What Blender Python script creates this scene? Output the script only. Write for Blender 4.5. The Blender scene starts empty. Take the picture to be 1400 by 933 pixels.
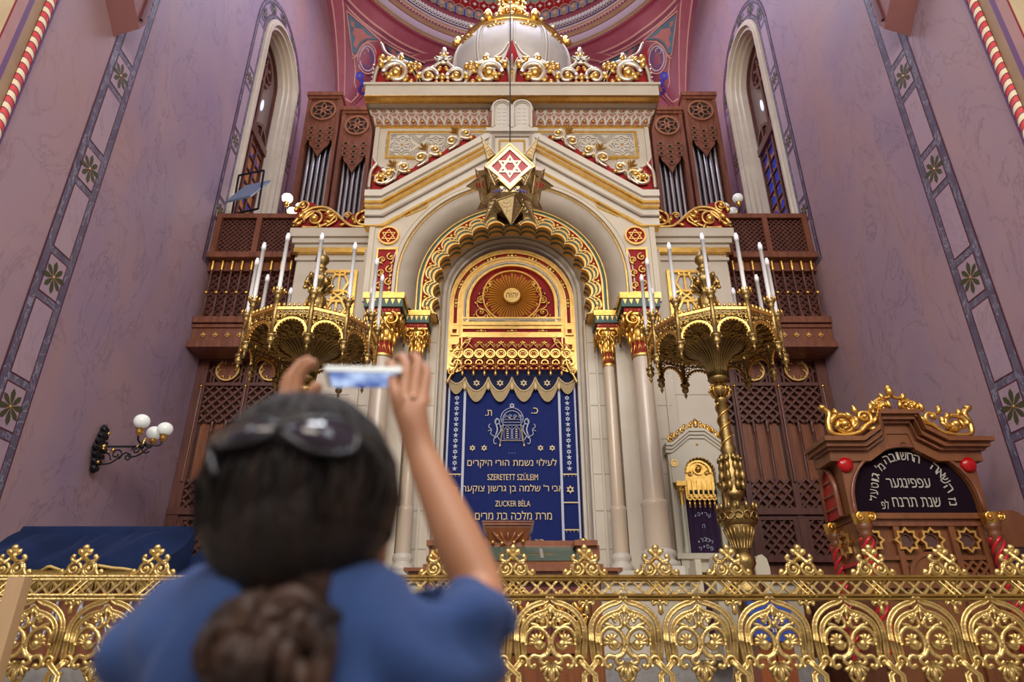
import bpy, math, random
from mathutils import Vector, Matrix
random.seed(7)
S=bpy.context.scene
R=math.radians
PI=math.pi
# ------------------------------------------------------------------ camera, world, lights, exposure
F=933.33; TH=R(25.4); CZ=1.35
cam=bpy.data.cameras.new('camera'); cam.lens=24; cam.sensor_width=36; cam.clip_start=.05; cam.clip_end=200
co=bpy.data.objects.new('camera',cam); S.collection.objects.link(co)
co.location=(0,0,CZ); co.rotation_euler=(R(90)+TH,0,0)
cam.dof.use_dof=True; cam.dof.focus_distance=9.5; cam.dof.aperture_fstop=2.0
S.camera=co
S.view_settings.view_transform='Standard'; S.view_settings.look='None'
S.view_settings.exposure=EXPO=0.42; S.view_settings.gamma=1; S.view_settings.use_curve_mapping=False
wd=bpy.data.worlds.new('nave_light'); S.world=wd; wd.use_nodes=True
_n=wd.node_tree.nodes; _l=wd.node_tree.links
_bg=_n['Background']; _tc=_n.new('ShaderNodeTexCoord'); _sx=_n.new('ShaderNodeSeparateXYZ'); _cr=_n.new('ShaderNodeValToRGB')
_mr=_n.new('ShaderNodeMapRange'); _mr.inputs[1].default_value=-1; _mr.inputs[2].default_value=1
_l.new(_tc.outputs['Generated'],_sx.inputs[0]); _l.new(_sx.outputs['Z'],_mr.inputs[0]); _l.new(_mr.outputs[0],_cr.inputs[0]); _l.new(_cr.outputs[0],_bg.inputs[0])
_e=_cr.color_ramp.elements; _e[0].position=.3; _e[0].color=(.20,.14,.115,1); _e[1].position=.56; _e[1].color=(.62,.56,.55,1)
_bg.inputs[1].default_value=.66
def light(kind,name,loc,target,energy,color,size=1,sizey=None,spot=None):
    d=bpy.data.lights.new(name,kind); d.energy=energy; d.color=color
    if kind=='AREA':
        d.size=size
        if sizey: d.shape='RECTANGLE'; d.size_y=sizey
    else: d.shadow_soft_size=size
    if spot: d.spot_size=R(spot); d.spot_blend=.6
    o=bpy.data.objects.new(name,d); S.collection.objects.link(o); o.location=loc
    if target: o.rotation_euler=(Vector(target)-Vector(loc)).to_track_quat('-Z','Y').to_euler()
    return o
light('AREA','nave_chandeliers',(0,-5,9.5),(0,10,6.5),620,(1,.90,.76),5,3)
light('AREA','left_nave_window',(-5,-3,10),(3,10,7),200,(.86,.9,1),2.5,4)
light('AREA','right_nave_window',(5,-3,10),(-3,10,7),200,(.86,.9,1),2.5,4)
light('AREA','dome_daylight',(0,11,19.2),(0,11,0),620,(.74,.76,1),6)
light('SPOT','ark_spot_left',(-4.6,4.5,10),(-.3,10,7.5),150,(1,.86,.62),.25,spot=50)
light('SPOT','ark_spot_right',(4.6,4.5,10),(.3,10,7.5),150,(1,.86,.62),.25,spot=50)
light('AREA','lens_highlight_fill_a',(-.75,.75,8.2),(-.75,.75,0),85,(.92,.95,1),.9,.6)  # added unseen fill, puts highlights in the sunglass lenses
light('AREA','lens_highlight_fill_b',(.25,1.3,8.6),(.25,1.3,0),85,(.92,.95,1),.9,.6)  # second added fill for the lenses, no fixture modelled here
light('SPOT','ceiling_fill',(0,3,12.5),(0,15.5,20),2000,(1,.90,.86),.6,spot=75)  # added unseen spot that brightens the dome and pendentives

# ------------------------------------------------------------------ helpers
def P(px,py,Y):
    u=(px-700)/F; v=(466.5-py)/F
    t=Y/(math.cos(TH)-v*math.sin(TH))
    return (t*u, t*(math.sin(TH)+v*math.cos(TH))+CZ)
LOC={}; JR=random.Random(11)     # hair-thin jitter keeps touching faces from coinciding
class MB:
    def __init__(s): s.v=[]; s.f=[]; s.m=[]; s.s=[]
    def add(s,vs,fs,m=0,sm=True):
        b=len(s.v); s.v.extend([tuple(q) for q in vs])
        for f in fs: s.f.append(tuple(i+b for i in f)); s.m.append(m); s.s.append(sm)
        return s
    def box(s,x0,x1,y0,y1,z0,z1,m=0):
        x0,x1,y0,y1,z0,z1=[q+JR.uniform(-.0007,.0007) for q in (x0,x1,y0,y1,z0,z1)]
        vs=[(x,y,z) for x in (x0,x1) for y in (y0,y1) for z in (z0,z1)]
        return s.add(vs,[(0,1,3,2),(4,6,7,5),(0,4,5,1),(2,3,7,6),(0,2,6,4),(1,5,7,3)],m,False)
    def bar(s,p,q,w,d,m=0,up=(0,1,0)):
        w*=JR.uniform(.985,1.015); d*=JR.uniform(.97,1.03); p=Vector(p); q=Vector(q); t=(q-p).normalized(); a=Vector(up); b=t.cross(a)
        if b.length<1e-4: a=Vector((1,0,0)); b=t.cross(a)
        b.normalize(); a=b.cross(t)
        vs=[e+b*(i*w/2)+a*(j*d/2) for e in (p,q) for i,j in ((-1,-1),(1,-1),(1,1),(-1,1))]
        return s.add(vs,[(0,1,2,3),(7,6,5,4)]+[(i,(i+1)%4+0,(i+1)%4+4,i+4) for i in range(4)],m,False)
    def tube(s,pts,r,n=6,m=0,closed=False,sm=True,sq=1.0):
        pts=[Vector(p) for p in pts]; k=len(pts)
        rr=r if isinstance(r,(list,tuple)) else [r]*k
        vs=[]; nrm=None
        for i in range(k):
            if closed: t=pts[(i+1)%k]-pts[i-1]
            else: t=pts[min(i+1,k-1)]-pts[max(i-1,0)]
            if t.length<1e-9: t=Vector((0,0,1))
            t.normalize()
            if nrm is None:
                a=Vector((0,1,0)) if abs(t.y)<.9 else Vector((1,0,0))
                nrm=(a-t*a.dot(t)).normalized()
            else:
                nrm=nrm-t*nrm.dot(t)
                if nrm.length<1e-6: nrm=t.orthogonal()
                nrm.normalize()
            b=t.cross(nrm)
            for j in range(n):
                c=2*PI*(j+.5)/n
                vs.append(pts[i]+nrm*(math.cos(c)*rr[i]*sq)+b*(math.sin(c)*rr[i]))
        fs=[]
        for i in range(k if closed else k-1):
            o=(i+1)%k
            for j in range(n):
                fs.append((i*n+j,i*n+(j+1)%n,o*n+(j+1)%n,o*n+j))
        if not closed: fs+= [tuple(range(n)),tuple((k-1)*n+j for j in range(n))]
        return s.add(vs,fs,m,sm)
    def t2(s,pts,r,y,n=6,m=0,closed=False,sq=1.0):
        return s.tube([(p[0],y,p[1]) for p in pts],r,n,m,closed,True,sq)
    def prism(s,poly,y0,y1,m=0,mside=None):
        y0+=JR.uniform(-.0007,.0007); y1+=JR.uniform(-.0007,.0007); k=len(poly); vs=[(p[0],y0,p[1]) for p in poly]+[(p[0],y1,p[1]) for p in poly]
        s.add(vs,[tuple(range(k)),tuple(range(2*k-1,k-1,-1))],m,False)
        return s.add(vs,[(i,(i+1)%k,(i+1)%k+k,i+k) for i in range(k)],m if mside is None else mside,False)
    def band(s,A,B,y0,y1,m=0,closed=False,ms=None,sm=False):
        y0+=JR.uniform(-.0007,.0007); y1+=JR.uniform(-.0007,.0007); k=len(A); vs=[]
        for L,y in ((A,y0),(B,y0),(A,y1),(B,y1)): vs+=[(p[0],y,p[1]) for p in L]
        fr=[]; sd=[]
        for i in range(k if closed else k-1):
            j=(i+1)%k
            fr+=[(i,j,k+j,k+i)]; sd+=[(i,j,2*k+j,2*k+i),(k+i,k+j,3*k+j,3*k+i)]
            fr+=[(2*k+i,2*k+j,3*k+j,3*k+i)]
        if not closed: sd+=[(0,k,3*k,2*k),(k-1,2*k-1,4*k-1,3*k-1)]
        s.add(vs,fr,m,False); return s.add(vs,sd,m if ms is None else ms,sm)
    def lathe(s,prof,c=(0,0),n=16,m=0,a0=0,a1=2*PI,sm=True,ms=None):
        full=abs(a1-a0-2*PI)<1e-6; k=n if full else n+1; vs=[]
        for (r,z) in prof:
            for j in range(k):
                a=a0+(a1-a0)*j/n; vs.append((c[0]+r*math.cos(a),c[1]+r*math.sin(a),z))
        for i in range(len(prof)-1):
            fs=[]
            for j in range(n):
                q=(j+1)%k; fs.append((i*k+j,i*k+q,(i+1)*k+q,(i+1)*k+j))
            b=len(s.v)
            if i==0: base=len(s.v); s.v.extend(vs)
            for f in fs: s.f.append(tuple(x+base for x in f)); s.m.append(m if ms is None else ms[i]); s.s.append(sm)
        return s
    def blob(s,c,r,m=0,n=8,k=5,mat=None):
        if not isinstance(r,(tuple,list)): r=(r,r,r)
        vs=[]; 
        for i in range(k+1):
            t=PI*i/k
            for j in range(n):
                a=2*PI*j/n; q=Vector((r[0]*math.sin(t)*math.cos(a),r[1]*math.sin(t)*math.sin(a),r[2]*math.cos(t)))
                if mat is not None: q=mat@q
                vs.append(q+Vector(c))
        return s.add(vs,[(i*n+j,i*n+(j+1)%n,(i+1)*n+(j+1)%n,(i+1)*n+j) for i in range(k) for j in range(n)],m)
    def leaf(s,x,z,y,ln,w,ang,m=0,d=None):   # teardrop leaf in the xz plane
        return s.blob((x+math.cos(ang)*ln/2,y,z+math.sin(ang)*ln/2),(ln/2,d or w*.5,w/2),m,7,5,Matrix.Rotation(-ang,3,'Y'))
    def merge(s,o,fn):
        b=len(s.v); s.v.extend([tuple(fn(*q)) for q in o.v])
        s.f.extend([tuple(i+b for i in f) for f in o.f]); s.m.extend(o.m); s.s.extend(o.s); return s
    def shift(s,dx,dy,dz): s.v=[(x+dx,y+dy,z+dz) for x,y,z in s.v]; return s
    def build(s,name,mats,parent=None,label=None,cat=None,group=None,kind=None):
        me=bpy.data.meshes.new(name); off=LOC.get(parent.name,(0,0,0)) if parent else (0,0,0)
        me.from_pydata([(x-off[0],y-off[1],z-off[2]) for x,y,z in s.v],[],s.f)
        for mt in (mats if isinstance(mats,(list,tuple)) else [mats]): me.materials.append(mt)
        me.polygons.foreach_set('material_index',s.m); me.polygons.foreach_set('use_smooth',s.s); me.update()
        o=bpy.data.objects.new(name,me); S.collection.objects.link(o)
        if parent: o.parent=parent
        LOC[o.name]=off; tag(o,label,cat,group,kind); return o
def tag(o,label=None,cat=None,group=None,kind=None):
    for k,v in (('label',label),('category',cat),('group',group),('kind',kind)):
        if v: o[k]=v
def thing(name,loc,label,cat,group=None,kind=None):
    o=bpy.data.objects.new(name,None); S.collection.objects.link(o); o.location=loc; o.empty_display_size=.1
    LOC[o.name]=tuple(loc); tag(o,label,cat,group,kind); return o
def copytree(o,parent=None):
    c=o.copy(); S.collection.objects.link(c); LOC[c.name]=LOC[o.name]
    if parent: c.parent=parent
    for ch in list(o.children): copytree(ch,c)
    return c
def arc(cx,cz,r,a0,a1,n=16,rz=None):
    rz=r if rz is None else rz
    return [(cx+r*math.cos(R(a0+(a1-a0)*i/n)),cz+rz*math.sin(R(a0+(a1-a0)*i/n))) for i in range(n+1)]
def stilt(r,cz,zb,n=24,cx=0,rz=None):      # stilted arch, left foot to right foot
    return [(cx-r,zb)]+arc(cx,cz,r,180,0,n,rz)+[(cx+r,zb)]
def spiral(cx,cz,r0,r1,a0,a1,n=18):
    out=[]
    for i in range(n+1):
        t=i/n; r=r0+(r1-r0)*t; a=R(a0+(a1-a0)*t); out.append((cx+r*math.cos(a),cz+r*math.sin(a)))
    return out
def smooth(pts,n=5):                        # Catmull-Rom through 2D or 3D points
    q=[Vector(p) for p in pts]; q=[q[0]*2-q[1]]+q+[q[-1]*2-q[-2]]; out=[]
    for i in range(1,len(q)-2):
        a,b,c,d=q[i-1:i+3]
        for k in range(n):
            t=k/n; out.append(.5*((2*b)+(c-a)*t+(2*a-5*b+4*c-d)*t*t+(3*b-a-3*c+d)*t**3))
    out.append(q[-2]); return [tuple(v) for v in out]
def star(cx,cz,ro,ri,k,a0=90): 
    return [(cx+(ro if i%2==0 else ri)*math.cos(R(a0+180*i/k)),cz+(ro if i%2==0 else ri)*math.sin(R(a0+180*i/k))) for i in range(2*k)]
def hexagram(mb,cx,cz,r,y,w,m=0,d=.01,sx=1.0):     # two interlaced triangles as flat bars
    for a0 in (90,-90):
        p=[(cx+sx*r*math.cos(R(a0+120*i)),cz+r*math.sin(R(a0+120*i))) for i in range(3)]
        q=[(cx+(a-cx)*(1-2*w/r),cz+(b-cz)*(1-2*w/r)) for a,b in p]
        mb.band(p,q,y,y+d,m,True)
def lin(a,b,n): return [a+(b-a)*i/n for i in range(n+1)]
TCACHE={}
def textmesh(t):
    if t in TCACHE: return TCACHE[t]
    cu=bpy.data.curves.new('lettering','FONT'); cu.body=t; cu.size=1; cu.resolution_u=3; cu.extrude=.0
    o=bpy.data.objects.new('lettering',cu); S.collection.objects.link(o)
    dg=bpy.context.evaluated_depsgraph_get(); me=bpy.data.meshes.new_from_object(o.evaluated_get(dg))
    vs=[tuple(v.co) for v in me.vertices]; fs=[tuple(p.vertices) for p in me.polygons]
    bpy.data.objects.remove(o); bpy.data.curves.remove(cu); bpy.data.meshes.remove(me)
    xs=[v[0] for v in vs]; ys=[v[1] for v in vs]
    TCACHE[t]=(vs,fs,min(xs),max(xs),min(ys),max(ys)); return TCACHE[t]
def text(mb,t,cx,cz,w,h,y,m=0,rot=0,heb=False,d=.006,ref=None):
    if heb: t=t[::-1]
    vs,fs,x0,x1,y0,y1=textmesh(t)
    y0,y1=ref or (y0,y1); sx=w/(x1-x0); sz=h/(y1-y0); c,s_=math.cos(R(rot)),math.sin(R(rot)); out=[]
    for v in vs:
        a=(v[0]-(x0+x1)/2)*sx; b=(v[1]-(y0+y1)/2)*sz
        out.append((cx+a*c-b*s_,y,cz+a*s_+b*c))
    mb.add(out,fs,m,False)
    k=len(out); e={}
    for f in fs:
        for i in range(len(f)):
            a,b=f[i],f[(i+1)%len(f)]; key=(min(a,b),max(a,b)); e[key]=e.get(key,0)+1
    ed=[q for q,n_ in e.items() if n_==1]
    mb.add(out+[(x,y+d,z) for x,_,z in out],[(a,b,b+k,a+k) for a,b in ed],m,False)
def words(t,cx,w,heb):      # (word, centre, width) of every word of a line, left to right, and the line's height range
    L=textmesh(t[::-1] if heb else t); ws=t.split(' '); ws=ws[::-1] if heb else ws
    n_=[(lambda q:q[3]-q[2])(textmesh(a[::-1] if heb else a)) for a in ws]; W_=L[3]-L[2]; gap=(W_-sum(n_))/max(1,len(ws)-1); k=w/W_; x=cx-w/2; out=[]
    for a,b in zip(ws,n_): out.append((a,x+b*k/2,b*k)); x+=(b+gap)*k
    return out,(L[4],L[5])
# ------------------------------------------------------------------ materials
def mat(name,col,rough=.6,metal=0,col2=None,scale=4,detail=4,bump=0,bscale=40,stretch=None,emit=None,estr=1,spec=None,contrast=(.35,.65),coat=0,trans=0,sheen=None):
    m=bpy.data.materials.new(name); m.use_nodes=True; n=m.node_tree.nodes; l=m.node_tree.links
    b=n['Principled BSDF']; b.inputs['Base Color'].default_value=(*col,1); b.inputs['Roughness'].default_value=rough; b.inputs['Metallic'].default_value=metal
    if spec is not None: b.inputs['Specular IOR Level'].default_value=spec
    if coat: b.inputs['Coat Weight'].default_value=coat; b.inputs['Coat Roughness'].default_value=.15
    if sheen: b.inputs['Sheen Weight'].default_value=sheen[0]; b.inputs['Sheen Tint'].default_value=(*sheen[1],1); b.inputs['Sheen Roughness'].default_value=sheen[2]
    if trans: b.inputs['Transmission Weight'].default_value=trans
    if emit: b.inputs['Emission Color'].default_value=(*emit,1); b.inputs['Emission Strength'].default_value=estr
    tc=n.new('ShaderNodeTexCoord'); mp=n.new('ShaderNodeMapping'); l.new(tc.outputs['Object'],mp.inputs[0])
    if stretch: mp.inputs['Scale'].default_value=stretch
    if col2:
        t=n.new('ShaderNodeTexNoise'); t.inputs['Scale'].default_value=scale; t.inputs['Detail'].default_value=detail; t.inputs['Distortion'].default_value=.6
        l.new(mp.outputs[0],t.inputs[0]); r=n.new('ShaderNodeValToRGB'); r.color_ramp.elements[0].position=contrast[0]; r.color_ramp.elements[1].position=contrast[1]
        r.color_ramp.elements[0].color=(*col,1); r.color_ramp.elements[1].color=(*col2,1)
        l.new(t.outputs['Fac'],r.inputs[0]); l.new(r.outputs[0],b.inputs['Base Color'])
    if bump:
        t=n.new('ShaderNodeTexNoise'); t.inputs['Scale'].default_value=bscale; t.inputs['Detail'].default_value=3; l.new(mp.outputs[0],t.inputs[0])
        q=n.new('ShaderNodeBump'); q.inputs['Strength'].default_value=bump; q.inputs['Distance'].default_value=.02; l.new(t.outputs['Fac'],q.inputs['Height']); l.new(q.outputs[0],b.inputs['Normal'])
    return m
GOLD=mat('gilding',(.86,.56,.16),.3,1,(.72,.42,.10),9,3,.14,60)
GOLDP=mat('pale_gilding',(.84,.56,.20),.42,1,(.72,.44,.13),9,3,.12,60)
BRASS=mat('aged_brass',(.38,.26,.10),.38,1,(.25,.165,.06),6,3,.25,60)
RAILG=mat('railing_gold_paint',(.72,.53,.22),.36,1,(.58,.41,.15),8,3,.3,50)
CREAM=mat('cream_stone',(.63,.565,.46),.45,0,(.57,.50,.395),1.6,5,.05,20)
WHITE=mat('white_stone',(.66,.61,.535),.4,0,(.60,.55,.475),2,4)
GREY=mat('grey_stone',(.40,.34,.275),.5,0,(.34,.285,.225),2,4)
MARBLE=mat('column_marble',(.62,.50,.37),.22,0,(.55,.46,.37),2.5,6,0,1,(1,1,.35))
RED=mat('crimson_ground',(.33,.012,.018),.6,0,(.26,.010,.012),5,spec=.25)
GREEN=mat('green_paint',(.06,.13,.11),.5,0,(.04,.10,.09),6)
DARK=mat('dark_recess',(.02,.014,.012),.8)
WOOD=mat('walnut_wood',(.23,.078,.038),.36,0,(.145,.046,.022),5,6,.12,25,(3,3,.45),coat=.15)
WOODD=mat('dark_walnut_wood',(.135,.046,.030),.38,0,(.09,.029,.02),5,6,.1,25,(3,3,.5),coat=.15)
WOODR=mat('mahogany_wood',(.24,.075,.022),.34,0,(.16,.045,.014),4,6,.08,25,(3,3,.5),coat=.2)
SILVG=mat('silver_gilt',(.86,.78,.62),.32,.9,(.78,.68,.50),6,3,.15,40)
SILVER=mat('silver_dome_paint',(.37,.345,.31),.45,.25,(.31,.29,.265),2,3)
PIPE=mat('organ_pipe_tin',(.62,.60,.60),.25,1,(.50,.48,.50),3,3,0,1,(2,2,.3))
BLUE=mat('blue_velvet',(.004,.018,.15),.9,0,(.003,.012,.115),60,3,.2,300)
NAVY=mat('navy_velvet',(.006,.012,.06),.9,0,(.004,.008,.04),20,3,.2,200)
THREAD=mat('gold_thread',(.74,.60,.36),.6,.2,(.60,.45,.24),80,2)
SILVT=mat('silver_thread',(.55,.58,.68),.6,.1,(.42,.46,.60),80,2)
BLACK=mat('black_iron',(.012,.012,.016),.35,.4)
CANDLE=mat('white_candle',(.82,.82,.84),.4)
# ------------------------------------------------------------------ the room
def veined(name,c1,c2,c3,scale,vein,vs=2.2,rough=.5):
    m=mat(name,c1,rough,0,c2,scale,8,contrast=(.3,.72)); n=m.node_tree.nodes; l=m.node_tree.links; b=n['Principled BSDF']
    prev=b.inputs['Base Color'].links[0].from_socket
    w=n.new('ShaderNodeTexNoise'); w.inputs['Scale'].default_value=vs; w.inputs['Detail'].default_value=9; w.inputs['Distortion'].default_value=1.6; w.inputs['Roughness'].default_value=.62
    mp=n.new('ShaderNodeMapping'); mp.inputs['Scale'].default_value=(1,1,.6); mp.inputs['Rotation'].default_value=(.5,.3,.4); l.new(n['Texture Coordinate'].outputs['Object'],mp.inputs[0]); l.new(mp.outputs[0],w.inputs[0])
    r=n.new('ShaderNodeValToRGB'); e=r.color_ramp.elements; e[0].position=.485; e[0].color=(0,0,0,1); e[1].position=.5; e[1].color=(1,1,1,1); k=e.new(.515); k.color=(0,0,0,1)
    l.new(w.outputs['Fac'],r.inputs[0]); mu=n.new('ShaderNodeMath'); mu.operation='MULTIPLY'; mu.inputs[1].default_value=vein; l.new(r.outputs[0],mu.inputs[0])
    x=n.new('ShaderNodeMix'); x.data_type='RGBA'; l.new(mu.outputs[0],x.inputs[0]); l.new(prev,x.inputs[6]); x.inputs[7].default_value=(*c3,1); l.new(x.outputs[2],b.inputs['Base Color']); return m
PURPLE=veined('mauve_marbled_plaster',(.285,.20,.29),(.385,.26,.29),(.15,.09,.125),.55,.5,.9,.55)
def streaks(m,c,fac):
    n=m.node_tree.nodes; l=m.node_tree.links; b=n['Principled BSDF']; src=b.inputs['Base Color'].links[0].from_socket
    mp=n.new('ShaderNodeMapping'); mp.inputs['Scale'].default_value=(.35,.35,.11); mp.inputs['Rotation'].default_value=(.18,0,0); l.new(n['Texture Coordinate'].outputs['Object'],mp.inputs[0])
    t=n.new('ShaderNodeTexNoise'); t.inputs['Scale'].default_value=1.7; t.inputs['Detail'].default_value=7; t.inputs['Distortion'].default_value=.8; l.new(mp.outputs[0],t.inputs[0])
    r=n.new('ShaderNodeValToRGB'); r.color_ramp.elements[0].position=.48; r.color_ramp.elements[1].position=.72; r.color_ramp.elements[1].color=(fac,fac,fac,1); l.new(t.outputs['Fac'],r.inputs[0])
    x=n.new('ShaderNodeMix'); x.data_type='RGBA'; l.new(r.outputs[0],x.inputs[0]); l.new(src,x.inputs[6]); x.inputs[7].default_value=(*c,1); l.new(x.outputs[2],b.inputs['Base Color'])
streaks(PURPLE,(.41,.24,.215),.75)
PANEL=veined('rose_marbled_panel',(.37,.26,.34),(.42,.30,.33),(.24,.15,.19),.7,.4,1.2,.55)
SLATE=veined('slate_marbled_band',(.085,.065,.115),(.145,.125,.18),(.40,.40,.50),3.5,.8,3.0,.5)
MAROON=mat('maroon_line',(.085,.022,.035),.6)
OLIVE=mat('olive_petal',(.055,.055,.022),.6)
YELL=mat('cream_yellow_plaster',(.74,.58,.30),.6,0,(.66,.50,.26),3)
PINKW=mat('dusty_pink_paint',(.46,.25,.23),.6,0,(.41,.22,.21),3)
VIOLET=mat('violet_paint',(.16,.07,.19),.6)
TAN=mat('tan_paint',(.38,.25,.14),.6,0,(.33,.21,.12),3)
ROSE=mat('rose_paint',(.37,.095,.135),.6,0,(.33,.08,.115),3)
ROSED=mat('deep_rose_paint',(.22,.05,.09),.6,0,(.26,.06,.10),3)
PINKL=mat('pale_pink_line',(.62,.33,.29),.6)
TEAL=mat('teal_paint',(.085,.17,.24),.6)
COBALT=mat('cobalt_paint',(.05,.06,.52),.6)
LILAC=mat('lilac_paint',(.52,.44,.56),.6)
SAGE=mat('sage_paint',(.26,.29,.22),.6)
LACEW=mat('white_lace_paint',(.70,.70,.74),.6)
STONEW=mat('window_surround_stone',(.62,.54,.42),.5,0,(.55,.47,.37),2,4)
FLOORM=mat('grey_floor_stone',(.30,.27,.25),.5,0,(.24,.22,.21),2,4)
GRANITE=mat('grey_granite',(.36,.34,.33),.5,0,(.27,.255,.25),14,6)
def glassmat():
    m=bpy.data.materials.new('stained_glass'); m.use_nodes=True; n=m.node_tree.nodes; l=m.node_tree.links; b=n['Principled BSDF']
    tc=n.new('ShaderNodeTexCoord'); mp=n.new('ShaderNodeMapping'); mp.inputs['Rotation'].default_value=(R(45),0,0); mp.inputs['Scale'].default_value=(.01,3.3,3.3)
    l.new(tc.outputs['Object'],mp.inputs[0]); ck=n.new('ShaderNodeTexChecker'); ck.inputs['Scale'].default_value=1; l.new(mp.outputs[0],ck.inputs[0])
    ck.inputs['Color1'].default_value=(.30,.11,.035,1); ck.inputs['Color2'].default_value=(.03,.04,.30,1)
    l.new(ck.outputs[0],b.inputs['Base Color']); l.new(ck.outputs[0],b.inputs['Emission Color']); b.inputs['Emission Strength'].default_value=.45; b.inputs['Roughness'].default_value=.25; return m
STAIN=glassmat()
XW=5.7
def rect(mb,u0,u1,z0,z1,y,m): mb.add([(u0,y,z0),(u1,y,z0),(u1,y,z1),(u0,y,z1)],[(0,1,2,3)],m,False)
def rosette(mb,u,z,r,y):
    for k in range(8):
        a=R(45*k+8); l=r*(1,.92)[k%2]; K=lambda f,d:(u+l*f*math.cos(a+d),y,z+l*f*math.sin(a+d))
        mb.add([K(.07,0),K(.5,.30),K(.78,.22),K(1,0),K(.78,-.22),K(.5,-.30)],[(0,1,2,3,4,5)],4,False)
        a2=a+R(22.5); mb.add([(u+r*f*math.cos(a2+d),y-.002,z+r*f*math.sin(a2+d)) for f,d in ((.04,0),(.3,.04),(.52,0),(.3,-.04))],[(0,1,2,3)],5,False)
    mb.blob((u,y-.004,z),(r*.10,.006,r*.10),5)
def wall_band(mb,u0,u1,z0,z1,squares,y,inset,hs):
    rect(mb,u0-.025,u1+.025,z0,z1,y,3); rect(mb,u0,u1,z0,z1,y-.003,2)
    zs=[z0-1]+sorted(squares)+[z1+1]
    for s_ in squares:
        for g,yy,mm in ((.02,y-.005,3),(0,y-.007,1)): rect(mb,u0+inset-g,u1-inset+g,s_-hs-g,s_+hs+g,yy,mm)
        rosette(mb,(u0+u1)/2,s_,hs*.86,y-.010)
    for a,b in zip(zs[:-1],zs[1:]):
        a2=max(a+hs+inset,z0+inset); b2=min(b-hs-inset,z1-inset)
        if b2>a2:
            for g,yy,mm in ((.02,y-.005,3),(0,y-.007,1)): rect(mb,u0+inset-g,u1-inset+g,a2-g,b2+g,yy,mm)
W0,W1,WS,WC=11.33,13.3,8.9,14.55            # window opening on the side walls: Y range, sill, springing
WM=(W0+W1)/2; WR=(W1-W0)/2
def side_wall(sx,name):
    m=MB()
    for u0,u1,z0,z1 in ((2.5,W0,-.2,21.5),(W1,17.3,-.2,21.5),(W0,W1,-.2,WS)): m.box(u0,u1,0,.7,z0,z1,0)
    A=arc(WM,WC,WR,180,0,24); m.band(A,[(p[0],21.5) for p in A],0,.7,0); 
    # painted band with rosettes
    wall_band(m,7.03,7.60,2.2,14,[2.30+1.697*k for k in range(8)],-.003,.125,.25)
    # narrower painted band round the window
    bo=.62; bi=.18
    for (a,b) in ((W0-bo,W0-bi),(W1+bi,W1+bo)): wall_band(m,a,b,8.1,WC,[9.35+1.75*k for k in range(3)],-.003,.09,.2)
    n=30; O=arc(WM,WC,WR+bo,180,0,n); I=arc(WM,WC,WR+bi,180,0,n); O2=arc(WM,WC,WR+bo-.09,180,0,n); I2=arc(WM,WC,WR+bi+.09,180,0,n)
    m.band(O,O2,-.007,0,2); m.band(I2,I,-.007,0,2); 
    for k in range(0,6):
        a=R(15+30*k); u=WM+(WR+.4)*math.cos(a); z=WC+(WR+.4)*math.sin(a)
        q=[(u+.25*math.cos(a+R(90*j)),z+.25*math.sin(a+R(90*j))) for j in range(4)]; m.prism(q,-.009,0,2); rosette(m,u,z,.16,-.014)
    for rr in (WR+bo,WR+bi,WR+bo-.09,WR+bi+.09): m.band(arc(WM,WC,rr+.012,180,0,n),arc(WM,WC,rr-.012,180,0,n),-.011,0,3)
    # painted stripes of the nave arch jamb
    for a,b,c in ((5.86,5.93,6),(5.62,5.75,8),(5.75,5.76,3),(5.55,5.62,6),(5.42,5.55,7),(5.395,5.42,10),(2.5,5.395,9)): rect(m,a,b,-.2,21,-.004,c)
    w=MB(); w.merge(m,lambda x,y,z:(sx*(XW+y),x,z)); w.build(name,[PURPLE,PANEL,SLATE,MAROON,OLIVE,GOLD,VIOLET,PINKW,TAN,YELL,RED],kind='structure')
    # twisted rope moulding
    t=MB(); z=2.0; k=0; yc=5.81; r=.058
    while z<14:
        prof=[]
        for j in range(9):
            a=PI*j/8; prof.append((sx*(XW-.01-r*math.sin(a)),yc-r*math.cos(a),.05*math.cos(a)))
        vs=[(x,y,z+dz) for x,y,dz in prof]+[(x,y,z+.085+dz) for x,y,dz in prof]
        t.add(vs,[(j,j+1,j+10,j+9) for j in range(8)],k%2)
        vs2=[(x+sx*-.004*0,y,z+.078+dz) for x,y,dz in prof]
        t.tube([(x-sx*.002,y,z+dz) for x,y,dz in prof],.006,4,2)
        z+=.085; k+=1
    t.build('trim_1' if sx<0 else 'trim_2',[mat('rope_cream',(.80,.66,.42),.5),mat('rope_red',(.60,.045,.04),.5),VIOLET],kind='structure')
    # corbel of the vault
    c=MB()
    sec=[(6.35,12.5),(6.35,9.95),(6.95,9.45),(7.03,9.62),(7.03,12.5)]
    vs=[]
    for x in (XW+.05,XW-.34): vs+=[(sx*x,y,z+(0 if x>XW else .18)) for y,z in sec]
    c.add(vs,[(0,1,2,3,4),(9,8,7,6,5)]+[(i,(i+1)%5,(i+1)%5+5,i+5) for i in range(5)],0,False)
    c.bar((sx*(XW-.30),6.93,9.7),(sx*(XW-.30),6.99,12),.08,.06,1); c.bar((sx*(XW-.36),6.90,9.75),(sx*(XW-.36),6.95,12),.03,.05,1)
    c.build('trim_3' if sx<0 else 'trim_4',[mat('corbel_paint',(.24,.085,.075),.6,0,(.21,.075,.07),3),mat('corbel_line',(.12,.03,.03),.6)],kind='structure')
    # window: stone surround, reveal, wooden tracery, stained glass
    root=MB(); J=lambda mb,fn=None:MB().merge(mb,lambda x,y,z:(sx*(XW+y),x,z))
    s=MB(); st=lambda r:[(WM-r,WS)]+arc(WM,WC,r,180,0,28)+[(WM+r,WS)]
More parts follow.
